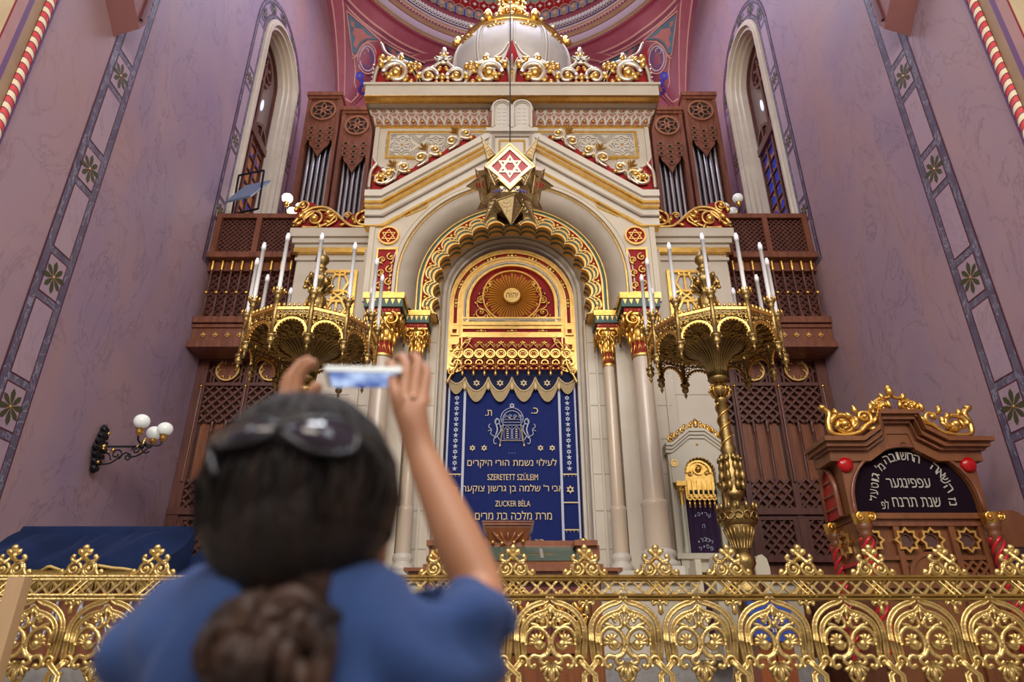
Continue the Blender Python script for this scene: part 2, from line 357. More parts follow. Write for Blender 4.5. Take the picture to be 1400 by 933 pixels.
    for ro,ri,y0,y1 in ((WR+.17,WR+.02,-.06,.02),(WR+.10,WR+.04,-.10,.0),(WR+.02,WR-.06,-.02,.12),(WR-.05,WR-.11,.10,.22),(WR-.10,WR-.17,.20,.50)): s.band(st(ro),st(ri),y0,y1,0,sm=True)
    s.tube([(p[0],.11,p[1]) for p in st(WR-.06)],.04,8,0); s.tube([(p[0],.21,p[1]) for p in st(WR-.11)],.035,8,0)
    # sloping stone sill
    s.add([(W0,-.1,WS),(W1,-.1,WS),(W1,.55,WS+.55),(W0,.55,WS+.55)],[(0,1,2,3)],0,False)
    wn=J(s).build('window_1' if sx<0 else 'window_2',STONEW,kind='structure')
    t=MB(); ri=WR-.15; y0,y1=.34,.42
    t.band(st(ri+.05),st(ri-.06),y0,y1,0)
    t.box(WM-.045,WM+.045,y0,y1,WS+.4,WC+.1); t.box(WM-ri,WM+ri,y0-.03,y1,12.55,12.75)
    for hx in (-ri/2,ri/2):
        t.box(WM+hx-.025,WM+hx+.025,y0+.02,y1,WS+.4,12.6); t.band(arc(WM+hx,12.75,ri/2-.01,180,0,14),arc(WM+hx,12.75,ri/2-.08,180,0,14),y0,y1)
        t.box(WM+hx-.03,WM+hx+.03,y0,y1,12.75,13.2)
    t.band(arc(WM,WC+.05,.46,0,360,28),arc(WM,WC+.05,.39,0,360,28),y0,y1,0)
    for k in range(6):
        a=R(60*k); t.band(arc(WM+.24*math.cos(a),WC+.05+.24*math.sin(a),.16,0,360,14),arc(WM+.24*math.cos(a),WC+.05+.24*math.sin(a),.125,0,360,14),y0+.01,y1)
    for k in range(9): t.box(WM-ri,WM+ri,y0+.02,y1,9.5+.36*k,9.525+.36*k)
    J(t).build('window_frame',WOODD,wn)
    g=MB(); g.prism([(WM-ri,WS)]+[(WM-ri,12.65),(WM+ri,12.65),(WM+ri,WS)],.44,.46,0); g.prism([(WM-ri,12.65)]+arc(WM,WC,ri,180,0,20)+[(WM+ri,12.65)],.44,.46,1); g.leaf(WM+.3,13.55,.43,.42,.16,R(80),2,.01)
    J(g).build('pane',[STAIN,mat('dim_leaded_glass',(.10,.07,.06),.25,emit=(.20,.12,.11),estr=.25),mat('clear_pane',(.6,.62,.75),.2,emit=(.75,.78,1),estr=.7)],wn)
for sx,nm in ((-1,'wall_left'),(1,'wall_right')): side_wall(sx,nm)
b=MB(); b.box(-7,7,17,17.4,-.2,21.5,0); b.build('wall_back',ROSE,kind='structure')
b=MB(); b.box(-14,14,-9,4.7,-.3,0); b.build('floor',FLOORM,kind='structure')
b=MB(); b.box(-5.75,5.75,4.7,17,-.1,1.0); b.box(-3.75,3.75,9.15,17,1.0,1.43,1); b.box(-3.7,3.7,9.28,17,1.43,2.35,2); b.box(-3.75,3.75,9.22,17,2.30,2.40,2)
b.build('floor_2',[FLOORM,GRANITE,CREAM],kind='structure')
# ceiling: pendentives, ring mouldings, painted dome
RC,RZ,RR=11.4,20.05,5.45
def pend():
    m=MB(); N=120; a0,a1=-30,210
    near=[(0,1),(.16,2),(.22,0),(.52,2),(.57,0)]
    base=[0,.16,.21,.55,.60]; bm=[1,2,0,2,3]
    top=[0,.07,.14,.48,.54,.66,.71]; tm=[4,1,0,2,1,2]
    P0=[];P1=[]
    for i in range(N+1):
        a=R(a0+(a1-a0)*i/N); c,s_=math.cos(a),math.sin(a)
        rp=Vector((RR*c,RC+RR*s_,RZ)); k=5.7/max(abs(c),abs(s_)); bx,by=k*c,k*s_
        t=min(abs(bx),abs(by))/5.7; P1.append(rp); P0.append(Vector((bx,11.3+by,RZ-.02-3.0*t**4.2)))
    def pt(i,d0,side):
        L=(P1[i]-P0[i]).length; d=min(d0,L*.5) if side<2 else 0
        w=(d/L) if side==0 else 1-(d/L) if side==1 else d0
        q=P0[i].lerp(P1[i],w); q.z+=.12*L*w*(1-w)*.6; return q
    rows=[(d,0) for d in base]+[(w,2) for w in ()]+[(d,1) for d in reversed(top)]
    ms=bm[:len(base)-1]+[3]+list(reversed(tm))
    ms=[1,2,0,2]+[3]+[2,1,2,0,1,4]
    vs=[pt(i,d,sd) for (d,sd) in rows for i in range(N+1)]
    for r in range(len(rows)-1): m.add([],[],0)
    b=len(m.v); m.v.extend([tuple(v) for v in vs])
    for r in range(len(rows)-1):
        for i in range(N): m.f.append((r*(N+1)+i,r*(N+1)+i+1,(r+1)*(N+1)+i+1,(r+1)*(N+1)+i)); m.m.append(ms[r]); m.s.append(True)
    return m
pm=pend()
from mathutils.bvhtree import BVHTree
_bv=BVHTree.FromPolygons([Vector(v) for v in pm.v],pm.f)
def cast(px,py,off=.012):
    u=(px-700)/F; v=(466.5-py)/F
    d=Vector((u,math.cos(TH)-v*math.sin(TH),math.sin(TH)+v*math.cos(TH))).normalized()
    h=_bv.ray_cast(Vector((0,0,CZ)),d)
    if h[0] is None: return Vector((0,0,CZ))+d*((17-.02)/d.y)
    nn=h[1] if h[1].dot(d)<0 else -h[1]
    return h[0]+nn*off
CM=[ROSE,ROSED,PINKL,mat('muted_rose_paint',(.29,.075,.115),.6),RED,LILAC,TAN,LACEW,VIOLET,TEAL,COBALT,SAGE,mat('faded_coral_paint',(.45,.16,.15),.6),WHITE]
def poly3(m,pts,mi,off=.012):
    q=[cast(x,y,off) for x,y in pts]
    for sx in (1,-1): m.add([(sx*v.x,v.y,v.z) for v in q],[tuple(range(len(q)))],mi,False)
def line3(m,pts,r,mi,closed=False,off=.012):
    q=[cast(x,y,off) for x,y in pts]
    for sx in (1,-1): m.tube([(sx*v.x,v.y,v.z) for v in q],r,5,mi,closed)
# painted pendentive motifs
line3(pm,[(474,15),(500,37),(521,56),(503,57),(494,64),(488,76),(482,76),(478,45)],.035,2,True); poly3(pm,[(476,19),(497,37),(516,54),(500,55),(492,62),(487,73),(482,73),(479,46)],9,.05)
line3(pm,[(524,58),(552,73),(580,86),(568,93),(541,84),(530,78)],.035,2,True); poly3(pm,[(527,61),(550,74),(574,86),(566,89),(543,81),(533,75)],9,.05)
for pts in ([(479,27),(484,30),(485,38),(496,40),(501,47),(511,53),(500,53),(492,58),(487,67),(483,62),(486,52),(482,46),(484,38),(480,34)],[(531,66),(537,66),(541,73),(549,75),(554,82),(564,84),(562,88),(550,84),(541,79),(536,76)]): poly3(pm,pts,12,.075)
line3(pm,[(502+13*math.cos(R(a)),80+21*math.sin(R(a))) for a in range(0,360,20)],.03,2,True); line3(pm,[(502+10*math.cos(R(a)),80+17*math.sin(R(a))) for a in range(0,360,20)],.03,5,True,.02)
poly3(pm,[(502+8*math.cos(R(a)),80+14*math.sin(R(a))) for a in range(0,360,20)],8,.016)
line3(pm,[(500+4*math.cos(R(a)),70+4*math.sin(R(a))) for a in range(90,400,30)],.02,5,False,.03)
poly3(pm,[(491.5+5.5*math.cos(R(a)),103.5+5.5*math.sin(R(a))) for a in range(0,360,24)],10,.02); poly3(pm,[(497+7*math.cos(R(a)),122+7.5*math.sin(R(a))) for a in range(0,360,24)],10,.02); poly3(pm,[(496,108),(500,116),(494,118),(491,110)],10,.02)
poly3(pm,[(497+4.5*math.cos(R(a)),122+5*math.sin(R(a))) for a in range(0,360,72)],12,.03)
poly3(pm,[(491.5+1.5*math.cos(R(a)),103.5+1.5*math.sin(R(a))) for a in range(0,360,60)],6,.03)
line3(pm,[(484,79),(486,100),(484,112),(489,130),(480,140)],.03,2); line3(pm,[(482,80),(489,76),(492,66)],.03,2)
pm.build('ceiling',CM,kind='structure')
d=MB()
prof=[(5.47,20.03),(5.40,20.06),(5.38,20.10),(5.30,20.10),(5.20,20.17),(5.14,20.20),(5.12,20.23),(5.03,20.24),(5.0,20.27),(4.93,20.29),(4.91,20.33),(4.86,20.34),(4.83,20.40),(4.70,20.50),(4.68,20.54)]
pms=[1,6,6,5,5,1,6,6,1,2,6,5,8,8]
for k in range(28): a=R(90*k/28); prof.append((4.68*math.cos(a)+.0001,20.55+4.4*math.sin(a)+.01)); pms.append((2,3,0,0,3,2,0,0,0,2)[k] if k<10 else 0)
d.lathe(prof,(0,RC),120,0,0,2*PI,True,pms)
for k in range(150):                       # white lace border and beads, back half
    a=R(-10+200*k/150); c,s_=math.cos(a),math.sin(a); T=Vector((-s_,c,0)); ctr=Vector((4.73*c,RC+4.73*s_,20.43))
    fn=lambda x,y,z:tuple(ctr+T*x+Vector((-c,-s_,.35)).normalized()*y+Vector((-c*.25,-s_*.25,1)).normalized()*z)
    g=MB(); q=.085
    for j in range(4): g.leaf(0,.06,.02,.08,.07,R(90*j),0,.01)
    g.tube([(-.07,.02,-.06),(0,.02,0),(.07,.02,-.06)],.016,4,0)
    g.tube([(-.07,.02,-.1),(.07,.02,-.1)],.014,4,0); d.merge(g,lambda x,y,z:fn(x,y,z)); 
    for f in range(len(g.f)): d.m[-1-f]=7
    d.blob((4.95*c,RC+4.95*s_,20.275),.022,7,5,3); d.blob((5.395*c,RC+5.395*s_,20.07),.016,2,5,3)
def onDome(a,e,r=4.62): return Vector((r*math.cos(R(e))*math.cos(R(a)),RC+r*math.cos(R(e))*math.sin(R(a)),20.55+4.36*math.sin(R(e))))
def domeshape(a,e,pts,mi,off):
    c=onDome(a,e,4.64-off); t=Vector((-math.sin(R(a)),math.cos(R(a)),0)); up=(onDome(a,e+1,4.64-off)-c).normalized()
    d.add([c+t*x+up*y for x,y in pts],[tuple(range(len(pts)))],mi,False)
for k in range(44):
    a=4+172*k/43; S_=lambda pts,f:[(x*f,y*f) for x,y in pts]
    domeshape(a,4.2,star(0,0,.20,.155,8),2,.03); domeshape(a,4.2,star(0,0,.175,.135,8),11,.05); domeshape(a,4.2,star(0,0,.09,.06,8),2,.07)
    domeshape(a+2,9.5,[(x*.7,y*.9) for x,y in star(0,0,.3,.22,6)],2,.03); domeshape(a+2,9.5,[(x*.7,y*.9) for x,y in star(0,0,.26,.19,6)],4,.05); domeshape(a+2,9.5,star(0,0,.08,.04,4),7,.07)
    domeshape(a+2,3.6,[(-.025,-.14),(.025,-.14),(.025,.14),(-.025,.14)],10,.05); domeshape(a,14,star(0,0,.22,.17,8),2,.03); domeshape(a,14,star(0,0,.19,.145,8),11,.05); domeshape(a,9.2,star(0,0,.10,.06,6),12,.04); domeshape(a+2,14.5,[(-.03,-.2),(.03,-.2),(.03,.2),(-.03,.2)],9,.04); domeshape(a+2,18,star(0,0,.2,.15,6),4,.04)
d.build('ceiling_2',CM,kind='structure')
# ------------------------------------------------------------------ the ark
ark=thing('torah_ark',(0,9.6,2.4),'tall cream and gold domed shrine standing in the middle of the back wall','ark')
AZ=7.2                                   # centre height of the great arch
def both(f):
    for sx in (-1,1): f(sx)
# carcass: back wall behind the columns, niche, tower mass
m=MB()
for sx in (-1,1):
    m.box(sx*1.27,sx*2.62,10.5,11.6,2.4,AZ,0); m.box(sx*1.7,sx*2.3,10.2,10.5,2.4,6.3,0)
m.band(stilt(1.27,7.42,6.5,32),[(-2.62,6.5)]+[(-2.62+5.24*i/32,9.2) for i in range(33)]+[(2.62,6.5)],10.52,11.6,0)
m.box(-2.45,2.45,10.6,13.0,9.0,10.88,0); m.box(-2.45,-1.95,9.95,10.6,6.72,10.4,0); m.box(1.95,2.45,9.95,10.6,6.72,10.4,0)
for z in lin(2.9,6.3,6):                       # stone joints
    for sx in (-1,1): m.box(sx*1.28,sx*2.6,10.494,10.5,z,z+.012,1)
for sx in (-1,1):
    for x in (1.40,2.33,2.52): m.box(sx*x,sx*(x+.035),10.46,10.5,2.4,6.7,0)
for sx in (-1,1): m.box(sx*1.24,sx*1.62,10.56,11.3,2.4,6.75,0)
m.build('carcass',[CREAM,GREY],ark)
# front face with the arch opening, under the gable
m=MB(); n=48
A=stilt(1.9,AZ,6.72,n); O=[]
for i,(x,z) in enumerate(A):
    if i in (0,n+2): O.append((math.copysign(2.42,x),6.72)); continue
    a=math.atan2(z-AZ,x)
    dx,dz=math.cos(a),math.sin(a)
    t1=2.42/abs(dx) if abs(dx)>1e-6 else 1e9
    # raking line from (2.45,8.75) to (.45,10.05)
    sl=(10.05-8.75)/(2.45-.45); b=8.75+sl*2.45
    den=dz+sl*abs(dx); t2=(b-AZ)/den if den>1e-6 else 1e9
    t=min(t1,t2); O.append((dx*t,AZ+dz*t))
m.band(A,O,9.85,9.98,0)
for ro,ri,y,mi in ((1.99,1.94,9.80,0),(1.925,1.905,9.83,1),(2.05,2.03,9.835,0)): m.band(stilt(ro,AZ,6.74,n),stilt(ri,AZ,6.74,n),y,9.86,mi)
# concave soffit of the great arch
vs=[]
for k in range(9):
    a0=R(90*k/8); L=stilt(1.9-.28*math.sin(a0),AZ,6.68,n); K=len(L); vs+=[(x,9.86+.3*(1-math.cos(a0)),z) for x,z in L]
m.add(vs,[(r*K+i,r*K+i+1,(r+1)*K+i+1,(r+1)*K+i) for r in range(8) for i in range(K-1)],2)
for sx in (-1,1):                            # outer moulding of the pier, sunk triangles
    m.box(sx*2.37,sx*2.46,9.82,9.9,6.74,8.4,0)
    tri=[(sx*1.86,8.42),(sx*1.36,8.98),(sx*1.50,8.62)]
    ctr=(sum(p[0] for p in tri)/3,sum(p[1] for p in tri)/3)
    tin=[(ctr[0]+(x-ctr[0])*.72,ctr[1]+(z-ctr[1])*.72) for x,z in tri]
    m.band(tri,tin,9.82,9.86,1,True); m.prism(tin,9.845,9.855,2)
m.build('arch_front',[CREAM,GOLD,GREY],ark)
# six-pointed medallions and carved panels on the piers
def pier(sx):
    m=MB(); c=(sx*2.12,8.02)
    m.band(arc(*c,.185,0,360,28),arc(*c,.155,0,360,28),9.80,9.86,1); m.prism(arc(*c,.156,0,360,28)[:-1],9.843,9.85,0); hexagram(m,c[0],c[1],.14,9.815,.016,1,.03); m.blob((c[0],9.82,c[1]),.02,1)
    m.build('star_medallion',[RED,GOLDP],ark)
    m=MB(); x0,x1,z0,z1=sx*2.12-.15,sx*2.12+.15,6.92,7.74
    m.band([(x0-.03,z0-.03),(x1+.03,z0-.03),(x1+.03,z1+.05),(x0-.03,z1+.03)],[(x0,z0),(x1,z0),(x1,z1),(x0,z1)],9.82,9.86,1,True); rect(m,x0,x1,z0,z1,9.845,0)
    for j,zc in enumerate((7.07,7.31,7.56)):
        for d in (-1,1):
            m.t2(spiral(sx*2.12+d*.07,zc+.03*d,.075,.02,90*d,90*d+420*d,16),[.017-.006*i/16 for i in range(17)],9.82,5,1); m.blob((sx*2.12+d*.07,9.815,zc+.03*d),.026,1,7,4)
            m.leaf(sx*2.12+d*.05,zc-.12,9.83,.1,.05,R(90-d*50),1)
    m.build('carved_panel',[RED,GOLDP],ark)
both(pier)
# multifoil arch
m=MB(); NL=17; N=NL*10
def lobed(rb,hl,zoff=0):
    out=[]; L0=AZ-6.67; tot=PI*rb+2*L0
    for i in range(N+1):
        s_=tot*i/N; t=((i/N*NL)%1)*2-1
        if i in(0,N): t=1
        h=hl*math.sqrt(max(0,1-(t*.985)**2))
        if s_<L0: p=(-rb-h,6.67+s_)
        elif s_>tot-L0: p=(rb+h,6.67+tot-s_)
        else:
            a=PI-(s_-L0)/rb; p=((rb+h)*math.cos(a),AZ+(rb+h)*math.sin(a))
        out.append(p)
    return out
def plain(r): 
    L0=AZ-6.67; tot=PI*1.3+2*L0; out=[]
    for i in range(N+1):
        s_=tot*i/N
        if s_<L0: out.append((-r,6.67+s_))
        elif s_>tot-L0: out.append((r,6.67+tot-s_))
        else: a=PI-(s_-L0)/1.3; out.append((r*math.cos(a),AZ+r*math.sin(a)))
    return out
m.band(plain(1.635),plain(1.605),10.10,10.5,0); m.band(plain(1.605),plain(1.555),10.13,10.5,2); m.band(plain(1.555),plain(1.525),10.10,10.5,0)
m.band(plain(1.525),lobed(1.360,.156),10.14,10.5,1)
rb=[(1.360,.156),(1.335,.150),(1.310,.145),(1.283,.138),(1.257,.130),(1.232,.117)]
for k in range(5): m.band(lobed(*rb[k]),lobed(*rb[k+1]),10.10+.010*k,10.165 if k==4 else 10.5,(0,2,0,2,0)[k],ms=0)
for k in range(5):                              # striped soffit of the foils
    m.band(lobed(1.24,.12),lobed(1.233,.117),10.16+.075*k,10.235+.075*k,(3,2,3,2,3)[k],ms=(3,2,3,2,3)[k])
for k in range(NL+1):                           # knobs on the red ground between the foils
    i=min(max(k*10,3),N-3); p=plain(1.475)[i]; m.blob((p[0],10.11,p[1]),(.035,.03,.035),0,7,4)
    for da in (-1,1): q=plain(1.44)[max(0,min(N,i+da*2))]; m.blob((q[0],10.12,q[1]),(.026,.022,.026),0,7,4)
    q=plain(1.40)[i]; m.blob((q[0],10.12,q[1]),(.022,.02,.04),0,7,4)
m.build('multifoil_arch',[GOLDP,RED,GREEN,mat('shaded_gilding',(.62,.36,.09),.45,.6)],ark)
# shallow vault behind the multifoil arch and the stone frame of the doors
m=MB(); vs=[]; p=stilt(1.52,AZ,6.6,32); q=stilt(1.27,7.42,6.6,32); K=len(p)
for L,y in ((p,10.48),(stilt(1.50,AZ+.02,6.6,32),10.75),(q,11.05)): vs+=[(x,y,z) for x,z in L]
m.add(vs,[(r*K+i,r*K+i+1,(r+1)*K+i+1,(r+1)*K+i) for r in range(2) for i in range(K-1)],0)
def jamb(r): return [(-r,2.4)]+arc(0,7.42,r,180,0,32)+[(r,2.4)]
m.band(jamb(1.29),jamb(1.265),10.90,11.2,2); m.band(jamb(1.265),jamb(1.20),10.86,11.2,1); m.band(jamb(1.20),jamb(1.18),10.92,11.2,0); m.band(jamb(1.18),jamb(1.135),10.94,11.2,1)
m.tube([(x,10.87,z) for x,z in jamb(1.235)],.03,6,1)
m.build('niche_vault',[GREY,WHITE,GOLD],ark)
# gilded tympanum
ZC=7.33
def gar(r,zb=5.98): return [(-r,zb)]+arc(0,ZC,r,180,0,40)+[(r,zb)]
m=MB()
for ro,ri,y,mi in ((1.135,1.09,10.93,0),(1.09,1.055,10.95,0),(1.055,.995,11.0,1),(.995,.955,10.96,0),(.955,.905,10.98,0),(.905,.88,10.95,0)): m.band(gar(ro,6.62 if mi==1 else 5.98),gar(ri,6.62 if mi==1 else 5.98),y,11.1,mi)
for ro,ri,y,mi in ((.88,.855,10.97,3),(.855,.835,10.98,2),(.835,.80,10.97,0),(.80,.775,10.95,0)):
    z0=6.93; 
    m.band([(-ro,z0)]+arc(0,ZC,ro,180,0,40)+[(ro,z0)],[(-ri,z0)]+arc(0,ZC,ri,180,0,40)+[(ri,z0)],y,11.08,mi)
for z0,z1,y,mi in ((7.0,7.03,10.95,0),(6.97,7.0,10.97,3),(6.945,6.97,10.98,2),(6.92,6.945,10.96,0),(6.86,6.92,10.93,0),(6.80,6.86,10.96,0),(6.72,6.80,11.0,1),(6.62,6.72,10.94,0)): m.box(-.9,.9,y,11.1,z0,z1,mi)
m.box(-1.0,1.0,11.06,11.1,5.7,8.2,1)
for i in range(9):                              # chain ornaments on the red bands and clasps on the green line
    a=R(22.5*i); p=(1.025*math.cos(a),ZC+1.025*math.sin(a)); 
    for d in (-.07,0,.07): m.blob((p[0]-math.sin(a)*d,10.98,p[1]+math.cos(a)*d),(.03,.02,.03) if d else (.045,.03,.045),0,7,4)
    p=(.845*math.cos(a),ZC+.845*math.sin(a))
    for d in (-.06,-.02,.02,.06): m.blob((p[0]-math.sin(a)*d,10.96,p[1]+math.cos(a)*d),.018,3,6,4)
for x in (-.55,0,.55):
    for d in (-.07,-.03,.03,.07): m.blob((x+d,10.98,6.76),.022,0,6,4); m.blob((x+d,10.96,6.958),.016,3,6,4)
    m.blob((x,10.97,6.76),.035,0,6,4)
for i in range(70): a=PI*i/69; m.blob((1.025*math.cos(a),10.995,ZC+1.025*math.sin(a)),(.012,.008,.012),4,5,3)
for sx in (-1,1):
    for k,z in enumerate((6.72,6.42,6.13)):
        if k<2: m.band([(sx*1.025+x,z+y) for x,y in ((-.075,-.075),(.075,-.075),(.075,.075),(-.075,.075))],[(sx*1.025+x,z+y) for x,y in ((-.04,-.04),(.04,-.04),(.04,.04),(-.04,.04))],10.90,10.97,0,True); rect(m,sx*1.025-.035,sx*1.025+.035,z-.035,z+.035,10.93,1)
        else: m.band(arc(sx*1.025,z,.075,0,360,16),arc(sx*1.025,z,.035,0,360,16),10.90,10.97,0); m.prism(arc(sx*1.025,z,.036,0,360,12)[:-1],10.93,10.94,1)
    m.box(sx*.94,sx*1.12,10.94,11.06,5.95,6.9,0)
    # scrolled brackets
    for cx,cz,r,st_,dr in ((.80,6.52,.07,90,1),(1.04,5.93,.07,120,-1),(.90,6.33,.05,100,1)):
        m.t2(spiral(sx*cx,cz,r,.015,st_,st_+400*dr*sx,16),[.018-.008*i/16 for i in range(17)],10.88,5,0)
        m.blob((sx*cx,10.87,cz),.03,0,7,4)
    m.t2(smooth([(sx*.70,6.58),(sx*.86,6.46),(sx*.93,6.25),(sx*.96,6.05),(sx*1.06,5.86),(sx*1.12,5.72)]),.022,10.88,6,0)
# lunette scrolls round the sun
for sx in (-1,1):
    for cx,cz,r,a0,dr in ((.57,7.16,.115,200,1),(.56,7.42,.07,0,-1),(.50,7.62,.06,20,1),(.40,7.78,.045,40,-1),(.41,7.08,.05,180,-1)):
        m.t2(spiral(sx*cx,cz,r,.02,a0 if sx>0 else 180-a0,(a0+480*dr) if sx>0 else 180-a0-480*dr,22),[.016-.006*i/22 for i in range(23)],11.02,5,4)
        m.blob((sx*cx,11.01,cz),r*.32,4,7,4)
    for x,z,an,l in ((.66,7.32,70,.1),(.48,7.3,120,.1),(.62,7.52,110,.09),(.44,7.70,150,.08),(.48,7.05,200,.1),(.70,7.07,100,.08),(.52,7.52,60,.08)):
        m.leaf(sx*x,z,11.03,l,.04,R(an if sx>0 else 180-an),4)
    m.t2(smooth([(sx*.38,7.03),(sx*.47,7.2),(sx*.63,7.3),(sx*.62,7.48),(sx*.5,7.54),(sx*.52,7.68),(sx*.4,7.72),(sx*.36,7.86)]),.012,11.04,5,4)
ty=m.build('gilded_tympanum',[GOLDP,RED,GREEN,WHITE,GOLD],ark)
# the sun disc with letters
m=MB(); c=(0,7.49); m.band(arc(*c,.545,0,360,48),arc(*c,.52,0,360,48),10.98,11.06,1); m.prism(arc(*c,.52,0,360,40)[:-1],11.05,11.06,0)
for k in range(48):
    a=R(7.5*k); l=(.50,.44,.475)[k%3]; w=.030
    d=Vector((math.cos(a),math.sin(a))); t=Vector((-d.y,d.x)); C=Vector(c)
    b0,b1,e0,e1=C+d*.15-t*.006,C+d*.15+t*.006,C+d*l-t*w*.75,C+d*l+t*w*.75; pk=C+d*(l+.012)
    vs=[(b0.x,11.03,b0.y),(e0.x,11.035,e0.y),(pk.x,11.035,pk.y),(e1.x,11.035,e1.y),(b1.x,11.03,b1.y),(C.x+d.x*.15,11.005,C.y+d.y*.15),(C.x+d.x*l,10.995,C.y+d.y*l)]
    m.add(vs,[(0,1,6,5),(1,2,6),(2,3,6),(3,4,5,6)],1,False)
m.lathe([(.0001,-.02),(.15,-.02),(.165,0),(.17,.03)],(0,0),28,2,sm=False); k=29-1
for i in range(len(m.v)-4*28,len(m.v)): x,y,z=m.v[i]; m.v[i]=(x,11.0-(-z)*1.0-.02,c[1]+y)
text(m,'יהוה',0,7.485,.215,.10,10.955,3,heb=True)
m.build('sun_disc',[RED,mat('sun_gilding',(.78,.43,.08),.42,.35),GOLDP,DARK],ty)
# pierced gilded canopy above the curtain
m=MB(); m.box(-.98,.98,10.96,10.99,6.0,6.62,1)
pt_=.19
for k in range(-5,6):
    x=k*pt_; 
    if abs(x)<1.0:
        m.band(arc(x,6.27,.092,0,360,20),arc(x,6.27,.066,0,360,20),10.86,10.90,0); m.prism(arc(x,6.27,.056,0,360,14)[:-1],10.88,10.9,0)
        for j in range(8): m.leaf(x,6.27,10.87,.05,.018,R(45*j),1 if j%2 else 2,.008)
        m.t2([(x-.095,6.36),(x-.03,6.43),(x,6.47),(x+.03,6.43),(x+.095,6.36)],.011,10.88,5,0)
        if abs(k)<4:
            for j in (40,90,140): m.leaf(x,6.46,10.89,.08,.045,R(j),2)
            for d in (-1,1): m.t2(spiral(x+d*.06,6.44,.035,.01,180 if d>0 else 0,(180+360 if d>0 else -360),10),.009,10.88,4,0)
        m.t2([(x-.095,6.17),(x+.095,6.17)],.010,10.87,5,0); m.t2([(x-.05,6.22),(x+.05,6.12)],.008,10.88,4,0); m.t2([(x+.05,6.22),(x-.05,6.12)],.008,10.88,4,0)
        m.band(arc(x,6.09,.065,-20,200,14),arc(x,6.09,.048,-20,200,14),10.86,10.89,0)
        for j in (40,90,140): m.leaf(x,6.05,10.88,.065,.035,R(j),2)
for k in range(-5,5):
    x=(k+.5)*pt_
    m.t2([(x,6.36),(x,6.14)],.009,10.87,5,0); m.t2([(x,6.12),(x,5.86)],.012,10.86,5,0)
    for d in (-1,1): m.blob((x+d*.05,10.86,5.985),(.03,.014,.024),0,7,4)
    m.blob((x,10.86,6.01),(.022,.014,.022),0,6,4); m.leaf(x,5.95,10.86,.11,.05,R(-90),0); m.t2([(x-.05,6.05),(x,6.0),(x+.05,6.05)],.010,10.86,5,0)
m.build('pierced_canopy',[GOLDP,RED,GOLD],ark)
# columns
def capital(cx,cy,z0,z1,w,r,par,outer):
    m=MB(); H=z1-z0
    m.box(cx-w,cx+w,cy-w,cy+w,z1-.10*H,z1,3); m.box(cx-w*.93,cx+w*.93,cy-w*.93,cy+w*.93,z1-.24*H,z1-.10*H,2)
    nt=6 if outer else 5
    for k in range(nt):
        u=-w*.9+1.8*w*(k+.5)/nt
        m.prism([(cx+u-w*.6/nt,z1-.11*H),(cx+u+w*.6/nt,z1-.11*H),(cx+u,z1-.20*H)],cy-w*.945,cy-w*.9,0)
    m.box(cx-w*.8,cx+w*.8,cy-w*.8,cy+w*.8,z1-.33*H,z1-.24*H,1); m.box(cx-w*.84,cx+w*.84,cy-w*.84,cy+w*.84,z1-.36*H,z1-.33*H,0)
    for k in range(8): m.blob((cx-w*.66+1.32*w*k/7,cy-w*.81,z1-.285*H),.016,3,6,4)
    m.lathe([(r*1.0,z0+.0*H),(r*1.08,z0+.02*H),(r*.98,z0+.05*H),(r*.98,z0+.26*H),(r*1.14,z0+.28*H),(r*1.0,z0+.31*H),(r*1.25,z0+.45*H),(w*.78,z0+.60*H),(w*.74,z1-.36*H)],(cx,cy),20,0,ms=[0,0,1,0,0,3,3,3])
    for a in range(0,360,30):                 # netted necking
        m.tube([(cx+r*1.0*math.cos(R(a+t*20)),cy+r*1.0*math.sin(R(a+t*20)),z0+.05*H+.21*H*t) for t in (0,.5,1)],.010,4,3); m.tube([(cx+r*1.0*math.cos(R(a-t*20)),cy+r*1.0*math.sin(R(a-t*20)),z0+.05*H+.21*H*t) for t in (0,.5,1)],.010,4,3)
    for a in range(0,360,45):                 # acanthus leaves
        ca,sa=math.cos(R(a)),math.sin(R(a))
        for rr,zz,q in ((1.05,.34,.12),(1.3,.44,.11),(1.6,.52,.08)): m.blob((cx+r*rr*ca,cy+r*rr*sa,z0+zz*H),(r*.28,r*.28,q*H),3,7,5)
        for d in (-18,18): m.blob((cx+r*1.45*math.cos(R(a+d)),cy+r*1.45*math.sin(R(a+d)),z0+.49*H),(r*.14,r*.14,.06*H),3,6,4)
    for fx,fy in ((0,-1),(1,0),(-1,0)):       # volutes on three faces
        for d in (-1,1):
            pts=spiral(d*w*.42,z0+.56*H,w*.36,w*.06,90,90+d*-500,26)
            P3=[(cx+(u if fy else fx*w*.86),cy+(fy*w*.86 if fy else u),z) for u,z in pts]
            m.tube(P3,[w*.085*(1-.55*i/26) for i in range(27)],6,3)
            u=d*w*.42; c=(cx+(u if fy else fx*w*.86),cy+(fy*w*.86 if fy else u),z0+.56*H); m.blob(c,w*.15,3,8,5)
        c=lambda u,z:(cx+(u if fy else fx*w*.9),cy+(fy*w*.9 if fy else u),z)
        for j in (50,90,130): 
            m.tube([c(0,z0+.58*H),c(math.cos(R(j))*w*.16,z0+.58*H+math.sin(R(j))*H*.10)],[w*.02,w*.06],5,3)
        m.tube([c(-w*.5,z0+.33*H),c(-w*.25,z0+.44*H),c(0,z0+.55*H),c(w*.25,z0+.44*H),c(w*.5,z0+.33*H)],w*.055,5,3)
    return m.build('capital',[GOLDP,RED,GREEN,GOLD],par)
